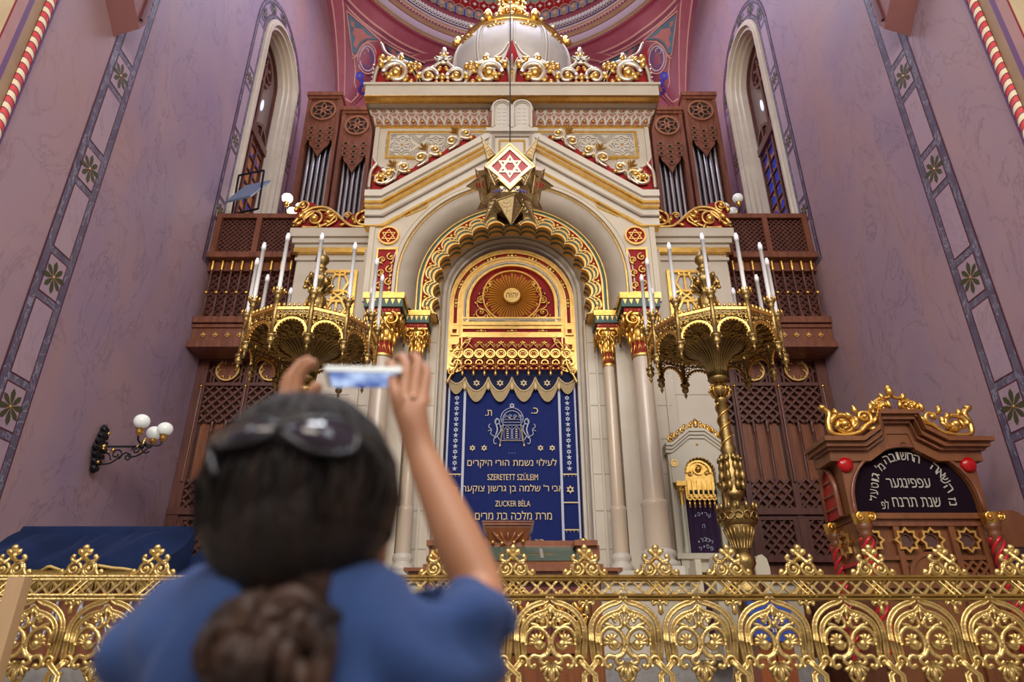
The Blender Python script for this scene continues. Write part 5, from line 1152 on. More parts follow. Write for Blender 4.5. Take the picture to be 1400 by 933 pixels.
def post_unit():
    m=MB()
    for d in (-1,1):
        dbl(m,[(d*-.035,1.0),(d*-.035,1.29),(d*.02,1.335),(d*.052,1.372)],-.01 if d>0 else -.02,.0125,.012)
        curl(m,d*.058,1.372,.040,-50 if d>0 else 230,d*430,-.014,.014); m.blob((d*.058,-.02,1.372),(.014,.014,.014),0,6,4)
    m.bar((-.05,-.012,1.30),(.05,-.012,1.30),.016,.014,0); m.bar((-.05,-.012,1.02),(.05,-.012,1.02),.02,.02,0)
    return m
def pendant_unit():
    m=MB()
    # fleur under the rail
    for d in (-1,1): m.t2([(d*x,z) for x,z in smooth([(0,1.70),(.012,1.73),(.03,1.738),(.042,1.722),(.05,1.74),(.03,1.757)])],.010,-.008,6)
    palm(m,0,1.745,-90,.085,1,0,-.01,.03); m.blob((0,-.01,1.745),.016,0,6,4)
    # crossed straps in the rail band
    for d in (-1,1):
        for o in (-.022,.022): m.t2([(d*-.055+o,1.775),(d*.055+o,1.89)],.0085,-.014,5)
    return m
def finial():
    m=MB()
    for d in (-1,1):
        m.t2([(d*.053+.045*math.cos(R(u)),1.956+.043*math.sin(R(u))) for u in range(0,360,20)],.0135,-.006,6,0,True); curl(m,d*.053,1.956,.040,60 if d>0 else 120,d*-400,-.016,.013); m.blob((d*.053,-.02,1.956),(.017,.017,.017),0,7,5)
        m.t2([(d*x,z) for x,z in smooth([(.092,1.975),(.102,1.94),(.125,1.918),(.145,1.928),(.138,1.948)])],.0145,-.006,6); m.blob((d*.136,-.008,1.938),(.021,.018,.021),0,6,4)
        m.t2([(d*x,z) for x,z in smooth([(.05,2.004),(.075,2.012),(.088,2.03),(.072,2.045)])],.0145,-.006,6); m.blob((d*.076,-.01,2.04),(.018,.016,.018),0,6,4)
        m.t2([(d*-.045,2.0),(d*.03,2.065)],.0155,-.014 if d>0 else -.02,6)
        m.leaf(d*.006,2.05,-.016,.062,.042,R(90-d*52),0,.015)
    m.leaf(0,2.045,-.016,.075,.04,R(90),0,.018); m.blob((0,-.018,2.098),(.026,.02,.024),0,7,5); m.blob((0,-.02,2.03),(.018,.015,.018),0,6,4)
    return m
x0,x1=-4.6,5.1
def railbars():
    m=MB()
    for z in (1.905,1.885,1.783,1.758): m.tube([(x0,RY,z),(x1,RY,z)],.0135,8,sq=1.9)
    m.bar((x0,RY,1.05),(x1,RY,1.05),.05,.06,0,(0,1,0)); m.build('rail_bars',[RAILG],rail)
railbars()
m=MB(); lattice(m,x0,x1,1.785,1.89,RY-.005,PT/5,.015,.02); m.build('rail_lattice',[RAILG],rail)
protos=[]
for k in range(-9,10):
    xc=RX+PT*k
    for nm,fn,dx in (('finial',finial,0),('knotted_post',post_unit,0),('rail_pendant',pendant_unit,0),('arch_panel',arch_unit,PT/2)):
        if len(protos)<4:
            o=fn().build(nm,[RAILG],None); protos.append(o); c=o
        else: c=[p for p in protos if p.name==nm][0].copy(); S.collection.objects.link(c)
        c.parent=rail; c.location=(xc+dx,0,-1.0); LOC[c.name]=LOC[rail.name]
# ------------------------------------------------------------------ canopied seat on the right
PY=7.4
pv=thing('canopied_pulpit',(4.4,PY,1.0),'brown wooden canopied pulpit with gold crest, two red lamps and a lettered black panel','pulpit')
BRN=mat('pulpit_brown_wood',(.20,.068,.022),.4,0,(.15,.048,.016),4,5,.06,20,(2,2,.5),coat=.1)
G2=lambda px,py:P(px,py,PY)
m=MB(); Lx,Rx=3.72,5.08; bk=PY+.62
xl0=G2(1140,655)[0]
# tapering front frame with the arched opening
O=[G2(1168,703),G2(1143,640),G2(1138,618),G2(1170,614),G2(1212,598),G2(1232,590),G2(1252,598),G2(1292,614),G2(1332,618),G2(1343,650),G2(1358,703),G2(1326,703)]
arcp=[G2(1172,703)]+[(4.42+.64*math.cos(R(a))*(.93 if a>90 else .95),3.02+.60*math.sin(R(a))) for a in (180,165,150,135,120,105,90,75,60,45,30,15,0)]+[G2(1326,703)]
zb=G2(1240,703)[1]; cx=4.36; AW=.66
arcp=[(cx-AW,zb)]+[(cx+AW*math.cos(R(a)),zb+.12+.62*math.sin(R(a))) for a in lin(180,0,20)]+[(cx+AW,zb)]
def outl(t):  # outer outline matched to the arch samples
    x,z=t
    return x,z
Op=[]
for i,(x,z) in enumerate(arcp):
    if i==0: Op.append((3.62,zb)); continue
    if i==len(arcp)-1: Op.append((5.10,zb)); continue
    a=math.atan2(z-(zb+.12),x-cx); dx,dz=math.cos(a),math.sin(a)
    t1=(.74+0*dz)/abs(dx) if abs(dx)>1e-6 else 9; t2=.72/dz if dz>1e-6 else 9; t=min(t1,t2); Op.append((cx+dx*t,zb+.12+dz*t))
m.band(arcp,Op,PY-.02,PY+.12,0); m.box(3.62,5.10,PY,bk,zb+.12,zb+.98,0) if 0 else None
m.box(3.628,3.70,PY+.02,bk-.01,zb,zb+.80,0); m.box(5.02,5.09,PY+.01,bk-.01,zb,zb+.8,0); m.box(3.64,5.08,bk-.06,bk,zb+.01,zb+.8,0);  m.box(3.66,5.06,PY+.05,bk,zb+.82,zb+.96,0)
for r_ in (.035,.0): m.tube([(x,PY-.03,z) for x,z in [(cx+(u-cx)*(1.05-r_*.5),w+(.02 if r_ else 0)) for u,w in arcp]],.014 if r_ else .018,6,1)
m.build('canopy_body',[BRN,WOOD],pv)
# stepped cornice
m=MB()
cor=[(3.42,3.62),(3.86,3.62),(4.06,3.75),(4.10,3.93),(4.52,3.93),(4.56,3.75),(4.78,3.62),(5.28,3.62)]
def corn(dz0,dz1,dy,mi,gx=0):
    A=[(x+(gx if x>4.3 else -gx),z+dz0) for x,z in cor]; B=[(x+(gx if x>4.3 else -gx)*1.0,z+dz1) for x,z in cor]; m.band(A,B,PY-dy,PY+.3,mi)
corn(.0,-.05,.20,0); corn(-.05,-.10,.15,0,-.03); corn(-.10,-.13,.10,1,-.06); corn(-.13,-.24,.05,0,-.09)
for dz0,dz1,o in ((-.003,-.047,.134),(-.053,-.103,.104),(-.107,-.22,.044)): m.box(3.56-o,3.7,PY-o*1.2,PY+.4,3.62+dz1,3.62+dz0,0); m.box(5.05,5.14+o,PY-o*1.2,bk+o,3.62+dz1,3.62+dz0,0)
m.prism([(3.6,3.42),(3.8,3.56),(4.08,3.72),(4.12,3.9),(4.5,3.9),(4.54,3.72),(4.82,3.56),(5.1,3.42),(4.8,3.40),(4.36,3.60),(3.92,3.40)],PY-.035,PY+.3,0);
m.build('cornice',[BRN,WOOD],pv)
# black cloth with lettering
m=MB(); m.prism([(x,z) for x,z in arcp],PY+.04,PY+.07,0); c_=m.build('name_panel',[mat('black_velvet',(.010,.004,.009),.95,spec=.1)],pv)
LT=mat('silver_lettering',(.42,.39,.33),.6)
def gt(t,px,py,w,h,rot=0):
    x,z=P(px,py,PY+.035); a=P(px-w/2,py,PY)[0]; b=P(px+w/2,py,PY)[0]; hh=P(px,py-h/2,PY)[1]-P(px,py+h/2,PY)[1]; text(m,t,x,z,b-a,hh,PY+.03,0,rot,True,.006)
def word(): m.build('silver_lettering',[LT],c_)
m=MB(); gt('עפפינגער',1242,661,60,13); word(); m=MB(); gt('שנת תרנח',1253,687,66,13); gt('לפ',1210,690,10,13); word(); m=MB()
for ch,px,py,rot in (('ה',1297,668,-62),('ש',1292,657,-56),('א',1286,648,-50),('ה',1278,640,-42)): gt(ch,px,py,9.5,11,rot)
word(); m=MB()
for ch,px,py,rot in (('ה',1253,628,-16),('ח',1244,625,-8),('ש',1235,624,-2),('ו',1227,624,4),('ב',1220,626,10),('ה',1212,629,18)): gt(ch,px,py,8 if ch!='ו' else 3.5,11,rot)
word(); m=MB(); gt('מ\'',1203,639,11,11,35)
for ch,px,py,rot in (('ג',1197,651,72),('י',1196.5,657,75),('ט',1196,664,80),('ע',1195,673,84),('ל',1193,681,88)): gt(ch,px,py,7 if ch!='י' else 3,10,rot)
word(); m=MB(); gt('נז',1302,686,11,10,-90); word()
# red lamps
for px in (1155,1323):
    x,z=P(px,636,PY-.02); g=MB(); g.blob((x,PY-.03,z),(.088,.05,.088),0,16,8); g.build('red_lamp',[mat('red_lamp_glass',(.42,.003,.006),.15)],pv)
# gilded crest
m=MB(); y=PY-.12
for d,xc_ in ((-1,3.50),(1,5.14)):
    u=lambda a:xc_-d*a
    m.t2(spiral(u(.20),3.80,.15,.03,180 if d<0 else 0,d*430,22),[.04-.018*i/22 for i in range(23)],y,6); m.blob((u(.2),y-.02,3.80),.055,0,8,5)
    m.t2(smooth([(u(.0),4.02),(u(.06),3.95),(u(.03),3.82),(u(.05),3.68),(u(.2),3.655),(u(.36),3.70),(u(.46),3.80),(u(.56),3.86),(u(.64),3.98)]),.036,y,6); m.blob((u(.0),y,4.03),(.05,.04,.04),0,7,5)
    m.t2(spiral(u(.44),3.90,.095,.02,-90,d*-430,18),.024,y-.01,6); m.blob((u(.44),y-.02,3.90),.035,0,7,5)
    m.t2(spiral(u(.62),4.05,.075,.02,-60 if d<0 else 240,-d*400,16),.022,y-.01,6)
    for a,z,an,l in ((.1,3.72,70,.16),(.18,3.70,60,.15),(.27,3.72,50,.16),(.34,3.78,90,.14),(.36,3.92,100,.15),(.52,3.80,60,.14),(.52,3.96,80,.14),(.58,3.92,50,.12),(.3,3.86,120,.12),(.14,3.9,100,.12),(.46,3.72,20,.12)): m.leaf(u(a),z,y-.02,l,.06,R(an if d<0 else 180-an),0)
for d in (-1,1):
    m.t2(spiral(4.31+d*.13,4.06,.085,.02,-90,d*430,18),.024,y,6); m.blob((4.31+d*.13,y-.02,4.06),.035,0,7,5)
    m.t2(smooth([(4.31+d*.25,3.95),(4.31+d*.24,4.06),(4.31+d*.14,4.16),(4.31+d*.04,4.17),(4.31,4.22)]),.024,y,6)
    for a,z,an,l in ((.05,4.0,80,.14),(.2,4.02,60,.12),(.1,4.12,70,.12),(.17,4.0,110,.1)): m.leaf(4.31+d*a,z,y-.02,l,.055,R(an if d>0 else 180-an),0)
m.leaf(4.31,4.17,y-.01,.17,.09,R(100),0); m.blob((4.29,y-.01,4.31),.035,0,7,5)
m.v=[(x,yy,3.62+(z-3.62)*.86) for x,yy,z in m.v]
m.build('gilded_crest',[GOLD],pv)
# left side arch with red lining
m=MB()
q=[(PY+.14,zb),(PY+.15,zb+.33),(PY+.22,zb+.50),(PY+.32,zb+.58),(PY+.42,zb+.50),(PY+.49,zb+.33),(PY+.50,zb)]
m.add([(3.60,a,b) for a,b in q],[tuple(range(7))],0,False); m.tube([(3.59,a,b) for a,b in q],.03,6,1)
for z in (zb+.1,zb+.25,zb+.4): m.box(3.58,3.60,PY+.15,PY+.49,z,z+.02,1)
m.build('red_side_arch',[mat('red_lining',(.36,.012,.015),.3),WOOD],pv)
# lower body: mouldings, star panels, lattice, columns with red twist
m=MB(); z1=zb
m.box(3.66,5.06,PY-.06,bk,z1-.06,z1+.0,0); m.box(3.68,5.04,PY-.02,bk,z1-.13,z1-.06,1); m.box(3.70,5.02,PY+.04,bk,1.0,z1-.1,0); 
Zs=lambda py:P(1240,py,PY)[1]
for a,b in ((Zs(717),Zs(709)),(Zs(766),Zs(760))): m.box(3.70,5.02,PY-.0,PY+.1,b if b<a else a,b if b>a else a,0)
for x in (3.74,4.07,4.66,4.97): m.box(x-.03,x+.03,PY-.012,PY+.1,1.02,z1-.09,0)
m.box(3.665,3.71,PY+.02,bk-.02,1.0,z1-.07,0); m.box(3.70,5.02,PY-.03,PY+.1,Zs(805),Zs(797),0)
m.build('pulpit_body',[BRN,WOOD],pv)
for px,w in ((1191,18),(1239,16.5),(1274,16.5),(1323,17)):
    x,z=P(px,739,PY-.01); r_=.135; q=star(x,z,r_,r_*.74,8); q2=star(x,z,r_-.032,(r_-.032)*.74,8); g=MB(); g.band(q,q2,PY-.035,PY+.02,0,True); g.prism(star(x,z,r_-.03,(r_-.03)*.74,8),PY+.02,PY+.03,1); g.band(arc(x,z,.075,0,360,16),arc(x,z,.06,0,360,16),PY+.0,PY+.02,2)
    g.build('gilt_star',[GOLDP,mat('smoky_pane',(.09,.045,.04),.25),WOODD],pv)
g=MB(); q=star(PY+.3,Zs(739),.15,.105,8); q2=star(PY+.3,Zs(739),.12,.085,8); a=MB(); a.band(q,q2,-.03,0,0,True); g.merge(a,lambda x,y,z:(3.655+y,x,z)); g.box(3.64,3.66,PY+.1,PY+.5,2.3,2.34,1); g.build('gilt_star',[GOLDP,mat('red_trim',(.42,.015,.02),.4)],pv)
m=MB(); lattice(m,4.69,4.95,Zs(795),Zs(768),PY+.0,.10,.025,.03); m.band(arc(4.36,2.16,.26,0,180,14),arc(4.36,2.16,.22,0,180,14),PY-.02,PY+.04,0); m.prism(arc(4.36,2.16,.22,0,180,14),PY+.0,PY+.03,0); m.build('fretwork',[BRN],pv)
for x,y in ((3.70,PY-.08),(5.05,PY-.08),(3.66,bk-.08)):
    m=MB(); m.lathe([(.05,1.0),(.05,1.3),(.07,1.34),(.06,1.38),(.06,2.56),(.075,2.58),(.06,2.60),(.075,2.63),(.085,2.68),(.07,2.70)],(x,y),14); 
    for ph in (0,90,180,270): m.tube([(x+.054*math.cos(R(ph+u*1.0)),y+.054*math.sin(R(ph+u)),1.4+1.15*u/1000) for u in range(0,1001,20)],.021,6,1)
    c_=m.build('twisted_column',[BRN,mat('red_glass_twist',(.50,.012,.025),.15)],pv,label='wooden column wound with a shiny red twist')
    g=MB(); g.lathe([(.06,2.66),(.09,2.70),(.10,2.76),(.11,2.80)],(x,y),10)
    for d in (-1,1): g.t2(spiral(x+d*.06,2.75,.045,.01,90,90-d*420,14),.016,y-.09,5); g.blob((x+d*.06,y-.1,2.75),.022,0,6,4)
    g.build('gilt_capital',[GOLD],c_)
# ------------------------------------------------------------------ small shrine by the right wing
SY=10.32
sh=thing('wall_shrine',(2.88,10.45,2.4),'small cream shrine with gold canopy and purple curtain behind the brass candelabrum','shrine')
m=MB(); zc=4.02
A=[(2.65,3.86)]+arc(2.885,4.02,.235,180,0,24)+[(3.12,3.86)]; O=[(2.45,3.86)]
for x,z in A[1:-1]:
    a=math.atan2(z-4.02,x-2.885); dx,dz=math.cos(a),math.sin(a); t=.435/abs(dx) if abs(dx)>1e-6 else 9
    den=dz+.62*abs(dx); t=min(t,.66/den if den>1e-6 else 9); O.append((2.885+dx*t,4.02+dz*t))
O.append((3.32,3.86)); m.band(A,O,SY,SY+.26,0)
for sx in (-1,1):
    for o,y in ((0,-.09),(-.05,-.06),(-.10,-.03)):
        A=[(2.885+sx*.50,4.47+o),(2.885+sx*.40,4.47+o),(2.885+sx*.12,4.70+o),(2.885,4.70+o)]; B=[(x,z-.045) for x,z in A]; m.band(A,B,SY+y,SY+.25,0)
m.box(2.42,2.45,SY+.02,SY+.26,2.4,4.4,0); m.box(2.44,2.52,SY+.1,SY+.25,2.4,3.9,0); m.box(3.24,3.34,SY+.1,SY+.25,2.4,3.9,0); m.box(2.40,3.36,SY-.04,SY+.25,2.74,2.82,0); m.box(2.46,2.58,SY+.0,SY+.2,2.4,2.76,0); m.box(2.5,3.3,SY+.05,SY+.25,2.4,2.76,0)
m.box(2.58,2.64,SY+.1,SY+.2,2.82,3.86,0); m.box(3.13,3.2,SY+.1,SY+.2,2.82,3.86,0)
for k in range(13): a_=R(180*k/12); m.blob((2.885+.225*math.cos(a_),SY,4.02+.225*math.sin(a_)),.02,1,6,4)
m.band(arc(2.50,4.16,.055,0,360,14),arc(2.50,4.16,.04,0,360,14),SY-.02,SY,1); hexagram(m,2.50,4.16,.035,SY-.01,.008,1,.01); m.blob((2.885,SY-.01,4.46),.02,1,6,4)
m.build('shrine_frame',[mat('shrine_cream',(.66,.61,.48),.45),GOLDP],sh)
m=MB()
for sx in (-1,1):
    for u,v,r_ in ((.42,.06,.05),(.32,.11,.055),(.21,.20,.055),(.10,.25,.05)): m.t2(spiral(2.885+sx*u,4.48+v,r_,.012,-60,sx*420,14),.018,SY-.06,5); m.blob((2.885+sx*u,SY-.07,4.48+v),.024,0,6,4); m.tube([(2.885+sx*u-.04,SY-.06,4.44+v),(2.885+sx*u,SY-.065,4.425+v),(2.885+sx*u+.05,SY-.06,4.44+v)],.018,5,0); m.leaf(2.885+sx*u,4.50+v,SY-.06,.09,.045,R(90+sx*30),0)
m.leaf(2.885,4.70,SY-.06,.17,.09,R(90),0); m.blob((2.885,SY-.07,4.74),.035,0,7,4); m.build('shrine_crest',[GOLD],sh)
m=MB(); x0,x1=2.645,3.10; xc=(x0+x1)/2
m.prism([(x0,3.62)]+arc(xc,4.0,(x1-x0)/2,180,0,14)+[(x1,3.62)],SY+.06,SY+.09,0); m.band(arc(xc,4.02,.2,180,0,14),arc(xc,4.02,.17,180,0,14),SY+.03,SY+.06,0); m.band(arc(xc,4.08,.09,0,360,16),arc(xc,4.08,.07,0,360,16),SY+.03,SY+.06,0); m.blob((xc,SY+.04,4.08),.05,0,8,4)
for d in (-1,1): m.t2(spiral(xc+d*.13,4.02,.045,.01,0,d*400,12),.011,SY+.04,4,0)
for k in range(6):
    x=x0+.04+.075*k; m.box(x-.012,x+.012,SY+.03,SY+.06,3.68,3.90,0); m.box(x+.015,x+.06,SY+.05,SY+.07,3.70,3.76,1)
    m.band(arc(x,3.63,.036,0,360,12),arc(x,3.63,.022,0,360,12),SY+.02,SY+.05,0); m.leaf(x,3.60,SY+.03,.10,.035,R(-90),0,.01); m.blob((x,SY+.03,3.50),.016,0,6,4)
m.build('shrine_canopy',[GOLD,DARK],sh)
m=MB(); vs=[]; n=24
for i in range(n+1):
    x=2.645+.455*i/n; y=SY+.13+.010*math.sin(x*60)
    for z in (2.84,3.75): vs.append((x,y,z))
m.add(vs,[(2*i,2*i+2,2*i+3,2*i+1) for i in range(n)],0); cu_=m.build('purple_curtain',[mat('purple_velvet',(.035,.010,.050),.85,0,(.026,.007,.04),30)],sh)
for t_,z,w in (('עריסי',3.40,.26),('ה',3.23,.05),('לכנדי',3.02,.24),('פסיל',2.92,.22)): 
    m=MB()
    for i,ch in enumerate(t_[::-1]): text(m,ch,xc-w/2+w*(i+.5)/len(t_),z+(.02*math.cos((i+.5)/len(t_)*PI*2-PI) if len(t_)>1 else 0),.042 if ch!='י' else .018,.055 if ch!='י' else .028,SY+.112,0,0,False,.004)
    m.build('curtain_lettering',[SILVT],cu_)
for x in (2.56,3.22):
    m=MB(); m.lathe([(.05,2.82),(.05,2.88),(.032,2.92),(.030,3.55)],(x,SY+.0),12,0); c_=m.build('shrine_column',[mat('pale_green_stone',(.52,.52,.40),.4)],sh); g=MB(); g.lathe([(.034,3.52),(.036,3.68),(.045,3.72),(.07,3.80)],(x,SY),12,0); g.box(x-.075,x+.075,SY-.075,SY+.075,3.80,3.87,0)
    for a in range(0,360,60): g.blob((x+.045*math.cos(R(a)),SY+.045*math.sin(R(a)),3.74),(.018,.018,.035),0,6,4)
    g.build('shrine_capital',[GOLD],c_)
# ------------------------------------------------------------------ reading table in the middle
TY=6.4
tb=thing('reading_table',(0,6.7,1.0),'carved mahogany reading table with green inlaid top behind the railing','table')
MAH=WOODR
m=MB(); m.box(-.78,.80,TY+.10,TY+.9,1.0,2.02,0); m.box(-.62,.66,TY+.03,TY+.1,1.05,1.42,0); m.box(-.60,.64,TY+.02,TY+.06,1.44,1.50,0)
for x in (-.76,.70): m.box(x,x+.08,TY+.02,TY+.12,1.0,2.02,0)
for z0,z1,o in ((2.02,2.05,.06),(2.05,2.10,.12),(2.10,2.13,.16)): m.box(-.80-o,.82+o,TY+.08-o,TY+.9+o,z0,z1,0)
m.box(-.80,.82,TY+.0,TY+.95,2.13,2.17,0); m.build('table_body',[MAH],tb)
m=MB(); m.add([(-.75,TY+.04,2.185),(.75,TY+.04,2.185),(.72,TY+.62,2.43),(-.72,TY+.62,2.43),(-.75,TY+.04,2.15),(.75,TY+.04,2.15),(.72,TY+.85,2.15),(-.72,TY+.85,2.15)],[(0,1,2,3),(0,1,5,4),(1,2,6,5),(3,0,4,7)],0,False)
m.add([(-.64,TY+.08,2.208),(.64,TY+.08,2.208),(.61,TY+.54,2.402),(-.61,TY+.54,2.402)],[(0,1,2,3)],1,False)
for x in (-.35,0,.28): m.bar((x,TY+.16,2.245),(x,TY+.46,2.372),.03,.004,2,(0,-.2,1)); m.bar((x-.12,TY+.30,2.305),(x+.12,TY+.30,2.305),.012,.004,3,(0,-.2,1))
m.box(-.76,.76,TY+.60,TY+.7,2.38,2.47,0); m.build('slanted_top',[MAH,mat('green_leather',(.045,.085,.065),.3,0,(.06,.10,.08),12),SILVER,GOLD],tb)
m=MB(); y=TY+.64
m.box(-.27,.19,y,y+.35,2.30,2.44,0)
m.add([(-.20,y-.02,2.32),(.12,y-.02,2.32),(.19,y-.10,2.50),(-.27,y-.10,2.50),(-.2,y+.3,2.32),(.12,y+.3,2.32),(.19,y+.36,2.50),(-.27,y+.36,2.50)],[(0,1,2,3),(1,5,6,2),(0,3,7,4)],0,False)
for z0,z1,o in ((2.50,2.52,.0),(2.52,2.545,.02),(2.545,2.56,.03)): m.box(-.27-o,.19+o,y-.10-o,y+.36,z0,z1,0)
for x,z in ((-.19,2.36),(-.15,2.42),(-.10,2.35),(-.04,2.43),(.02,2.36),(.07,2.42),(.11,2.37)): m.blob((x,y-.07,z),(.02,.02,.02),1,6,4)
for k in range(5): m.tube([(-.04,y-.03,2.33),(-.04+(.05*(k-2)),y-.07,2.40),(-.04+.075*(k-2),y-.09,2.46)],[.014,.02,.010],5,0)
m.v=[(x,yy,z+.09) for x,yy,z in m.v]; m.build('book_rest',[MAH,GOLDP],tb)
for sx in (-1,1):
    m=MB(); x=sx*.70; m.box(x-.09,x+.09,TY+.3,TY+.8,2.28,2.37,0); m.box(x-.11,x+.11,TY+.25,TY+.82,2.37,2.42,0); m.blob((x,TY+.5,2.45),(.04,.04,.03),1,7,4); m.blob((x-.05,TY+.5,2.44),(.03,.03,.025),1,7,4); m.blob((x+.05,TY+.5,2.44),(.03,.03,.025),1,7,4)
    m.box(x+.09,x+.13,TY+.3,TY+.6,2.25,2.38,0); m.box(x-.06,x+.06,TY+.27,TY+.31,2.22,2.33,1); m.blob((x-sx*-.05,TY+.2,2.24),(.05,.06,.05),1,8,5); m.build('scrolled_arm',[MAH,GOLD],tb)
m=MB(); m.box(-.62,.66,TY+.05,TY+.09,1.50,1.98,1)
for k in range(8):
    x=-.56+.165*k
    for d in (-1,1):
        m.t2([(x+d*a,z) for a,z in smooth([(0,1.55),(.05,1.68),(.065,1.8),(.03,1.9),(.0,1.95)])],.014,TY+.04,5,0); m.t2(spiral(x+d*.035,1.72,.035,.01,0,d*400,12),.011,TY+.035,5,0); m.leaf(x,1.75,TY+.03,.13,.04,R(90+d*25),0)
    m.leaf(x,1.62,TY+.03,.12,.05,R(90),0); m.box(x-.09,x-.075,TY+.03,TY+.06,1.5,1.98,2)
for k in range(30): m.blob((-.6+.042*k,TY+.04,1.51),.014,0,6,4)
m.build('carved_front',[GOLD,mat('maroon_ground',(.16,.015,.02),.5),DARK],tb,label='red front panel covered with gold leaf scrolls')
# ------------------------------------------------------------------ velvet-covered desks
def cloth(x0,x1,zb_,zf,y0,y1,seed,zhem):
    m=MB(); n=48; rows=[(y1,zb_-.5,0),(y1,zb_,0),(y1-.06,zb_+.01,0)]+[(y1+(y0-y1)*t,zb_+(zf-zb_)*t,t) for t in lin(.15,1,8)]+[(y0-.03,zf-.03,1),(y0-.035,zhem,1.2)]
    vs=[]
    for y,z,t in rows:
        for i in range(n+1):
            u=i/n; x=x0+(x1-x0)*u
            w=.026*math.sin(u*9+seed)+.022*math.sin(u*21+seed*2+t*2)+.010*math.sin(u*47+t*5); fold=.06*math.exp(-((u-.42-.03*t)/.028)**2)+.05*math.exp(-((u-.72+.04*t)/.03)**2)
            vs.append((x,y-(w+fold*.5)*min(1,t*1.5),z+(w+fold*.8)*(1-.5*t)*min(1,t*3)))
    K=n+1; m.add(vs,[(r*K+i,r*K+i+1,(r+1)*K+i+1,(r+1)*K+i) for r in range(len(rows)-1) for i in range(n)],0)
    for side in (0,n):       # falling sides
        ring=[vs[r*K+side] for r in range(1,len(rows))]; k=len(ring); m.add(ring+[(x,y,zhem) for x,y,z in ring],[(i,i+1,k+i+1,k+i) for i in range(k-1)],0)
    return m,vs[-K:],vs[K:2*K]
VEL=mat('royal_blue_velvet',(.003,.009,.035),.8,0,(.006,.016,.06),2.2,4,.15,200,spec=.15,sheen=(.35,(.25,.4,1),.3))
dk=thing('velvet_covered_desk',(-3.65,6.2,1.0),'wide desk draped in dark blue velvet with gold fringe behind the railing','desk')
m,hem,top=cloth(-4.52,-2.93,2.50,2.13,5.95,6.5,1.3,2.06); m.build('velvet_cover',[VEL],dk)
m=MB()
for a in range(0,140): x=-4.50+1.56*a/139; m.tube([(x,5.90,2.06),(x+random.uniform(-.006,.006),5.895,1.99),(x+random.uniform(-.014,.014),5.90,1.90)],[.010,.007,.005],4,0)
m.tube([(x,y-.015,z) for x,y,z in hem],.014,5,0); m.tube([(x,y,z+.006) for x,y,z in top],.008,5,0); m.build('gold_fringe',[mat('gold_fringe_thread',(.55,.38,.12),.6,.3)],dk)
m=MB(); m.box(-4.45,-3.0,6.0,6.5,1.0,2.05,0); m.box(-4.5,-2.95,5.94,6.5,1.40,1.48,0); 
for k in range(7): m.bar((-4.38+.2*k,5.97,1.5),(-4.30+.2*k,5.97,1.9),.012,.02,1); m.bar((-4.26+.2*k,5.97,1.55),(-4.32+.2*k,5.97,1.8),.010,.02,1)
m.box(-4.6,-2.9,5.9,6.6,1.0,1.33,2); m.build('desk_body',[WOOD,SILVT,GRANITE],dk)
d2=thing('velvet_covered_stand',(-2.6,6.6,1.0),'narrow stand under plain navy velvet between the wide blue desk and the woman','stand')
m,hem,top=cloth(-2.86,-2.30,2.44,2.22,6.35,6.8,.4,1.9); m.build('velvet_cover',[VEL],d2); m=MB(); m.box(-2.82,-2.35,6.4,6.75,1.0,2.2,0); m.build('stand_body',[WOOD],d2)
# book-stand with blue cloth on the right, red-brown chair, cream stalls
ls=thing('cloth_covered_lectern',(2.1,6.1,1.0),'red-brown lectern under a royal blue cloth with faint lettering, behind the railing','lectern')
m=MB(); m.add([(1.93,6.0,1.86),(2.27,6.0,1.86),(2.27,5.9,1.52),(1.93,5.9,1.52),(1.93,6.04,1.86),(2.27,6.04,1.86),(2.27,5.94,1.52),(1.93,5.94,1.52)],[(0,1,2,3),(7,6,5,4),(0,1,5,4),(1,2,6,5),(3,0,4,7),(2,3,7,6)],0,False); c_=m.build('blue_cloth',[mat('lectern_blue_cloth',(.012,.045,.26),.8)],ls)
for t_,z,w,h,y in (('לעילוי',1.73,.2,.035,5.94),('נשמת',1.66,.14,.03,5.92),('הורי',1.60,.12,.03,5.905)): m=MB(); text(m,t_,2.10,z,w,h,y,0,0,True,.01); m.build('cloth_lettering',[THREAD],c_)
m=MB(); m.box(1.97,2.10,5.98,6.2,1.0,1.55,0); m.box(2.11,2.25,5.97,6.2,1.0,1.55,0); m.box(1.93,2.27,6.0,6.25,1.50,1.75,0); m.box(1.9,2.3,5.92,6.3,1.0,1.08,0); m.build('lectern_stand',[mat('red_brown_wood',(.32,.085,.025),.35,0,(.25,.06,.018),4)],ls)
for i,(x,lab) in enumerate(((2.42,'cream wooden stall below the small shrine with a purple panel'),)):
    st=thing('choir_stall',(2.55,8.6,1.43),lab,'stall'); Y=8.55
    SC=mat('stall_cream',(.62,.56,.42),.45); m=MB(); m.box(2.2,3.0,Y+.30,Y+.36,1.4,2.42,0); m.box(2.2,2.6,Y+.26,Y+.38,2.38,2.44,0); m.build('stall_back',[SC],st)
    m=MB(); m.box(2.28,2.42,Y+.285,Y+.30,1.6,2.36,0); m.build('purple_panel',[mat('stall_purple',(.04,.012,.05),.7)],st)
    m=MB(); m.box(2.20,2.27,Y,Y+.29,1.4,2.50,0); m.build('stall_end',[SC],st)
    m=MB(); x_=2.47; m.prism([(x_-.045,1.4),(x_-.045,2.42),(x_-.02,2.52),(x_,2.56),(x_+.02,2.52),(x_+.045,2.42),(x_+.045,1.4)],Y,Y+.29,0); m.build('stall_end',[SC],st)
    m=MB(); m.prism([(2.90,1.4),(2.90,2.46),(2.95,2.54),(3.0,2.55),(3.05,2.50),(3.07,2.40),(3.07,1.4)],Y-.05,Y+.29,0); m.build('stall_end',[SC],st)
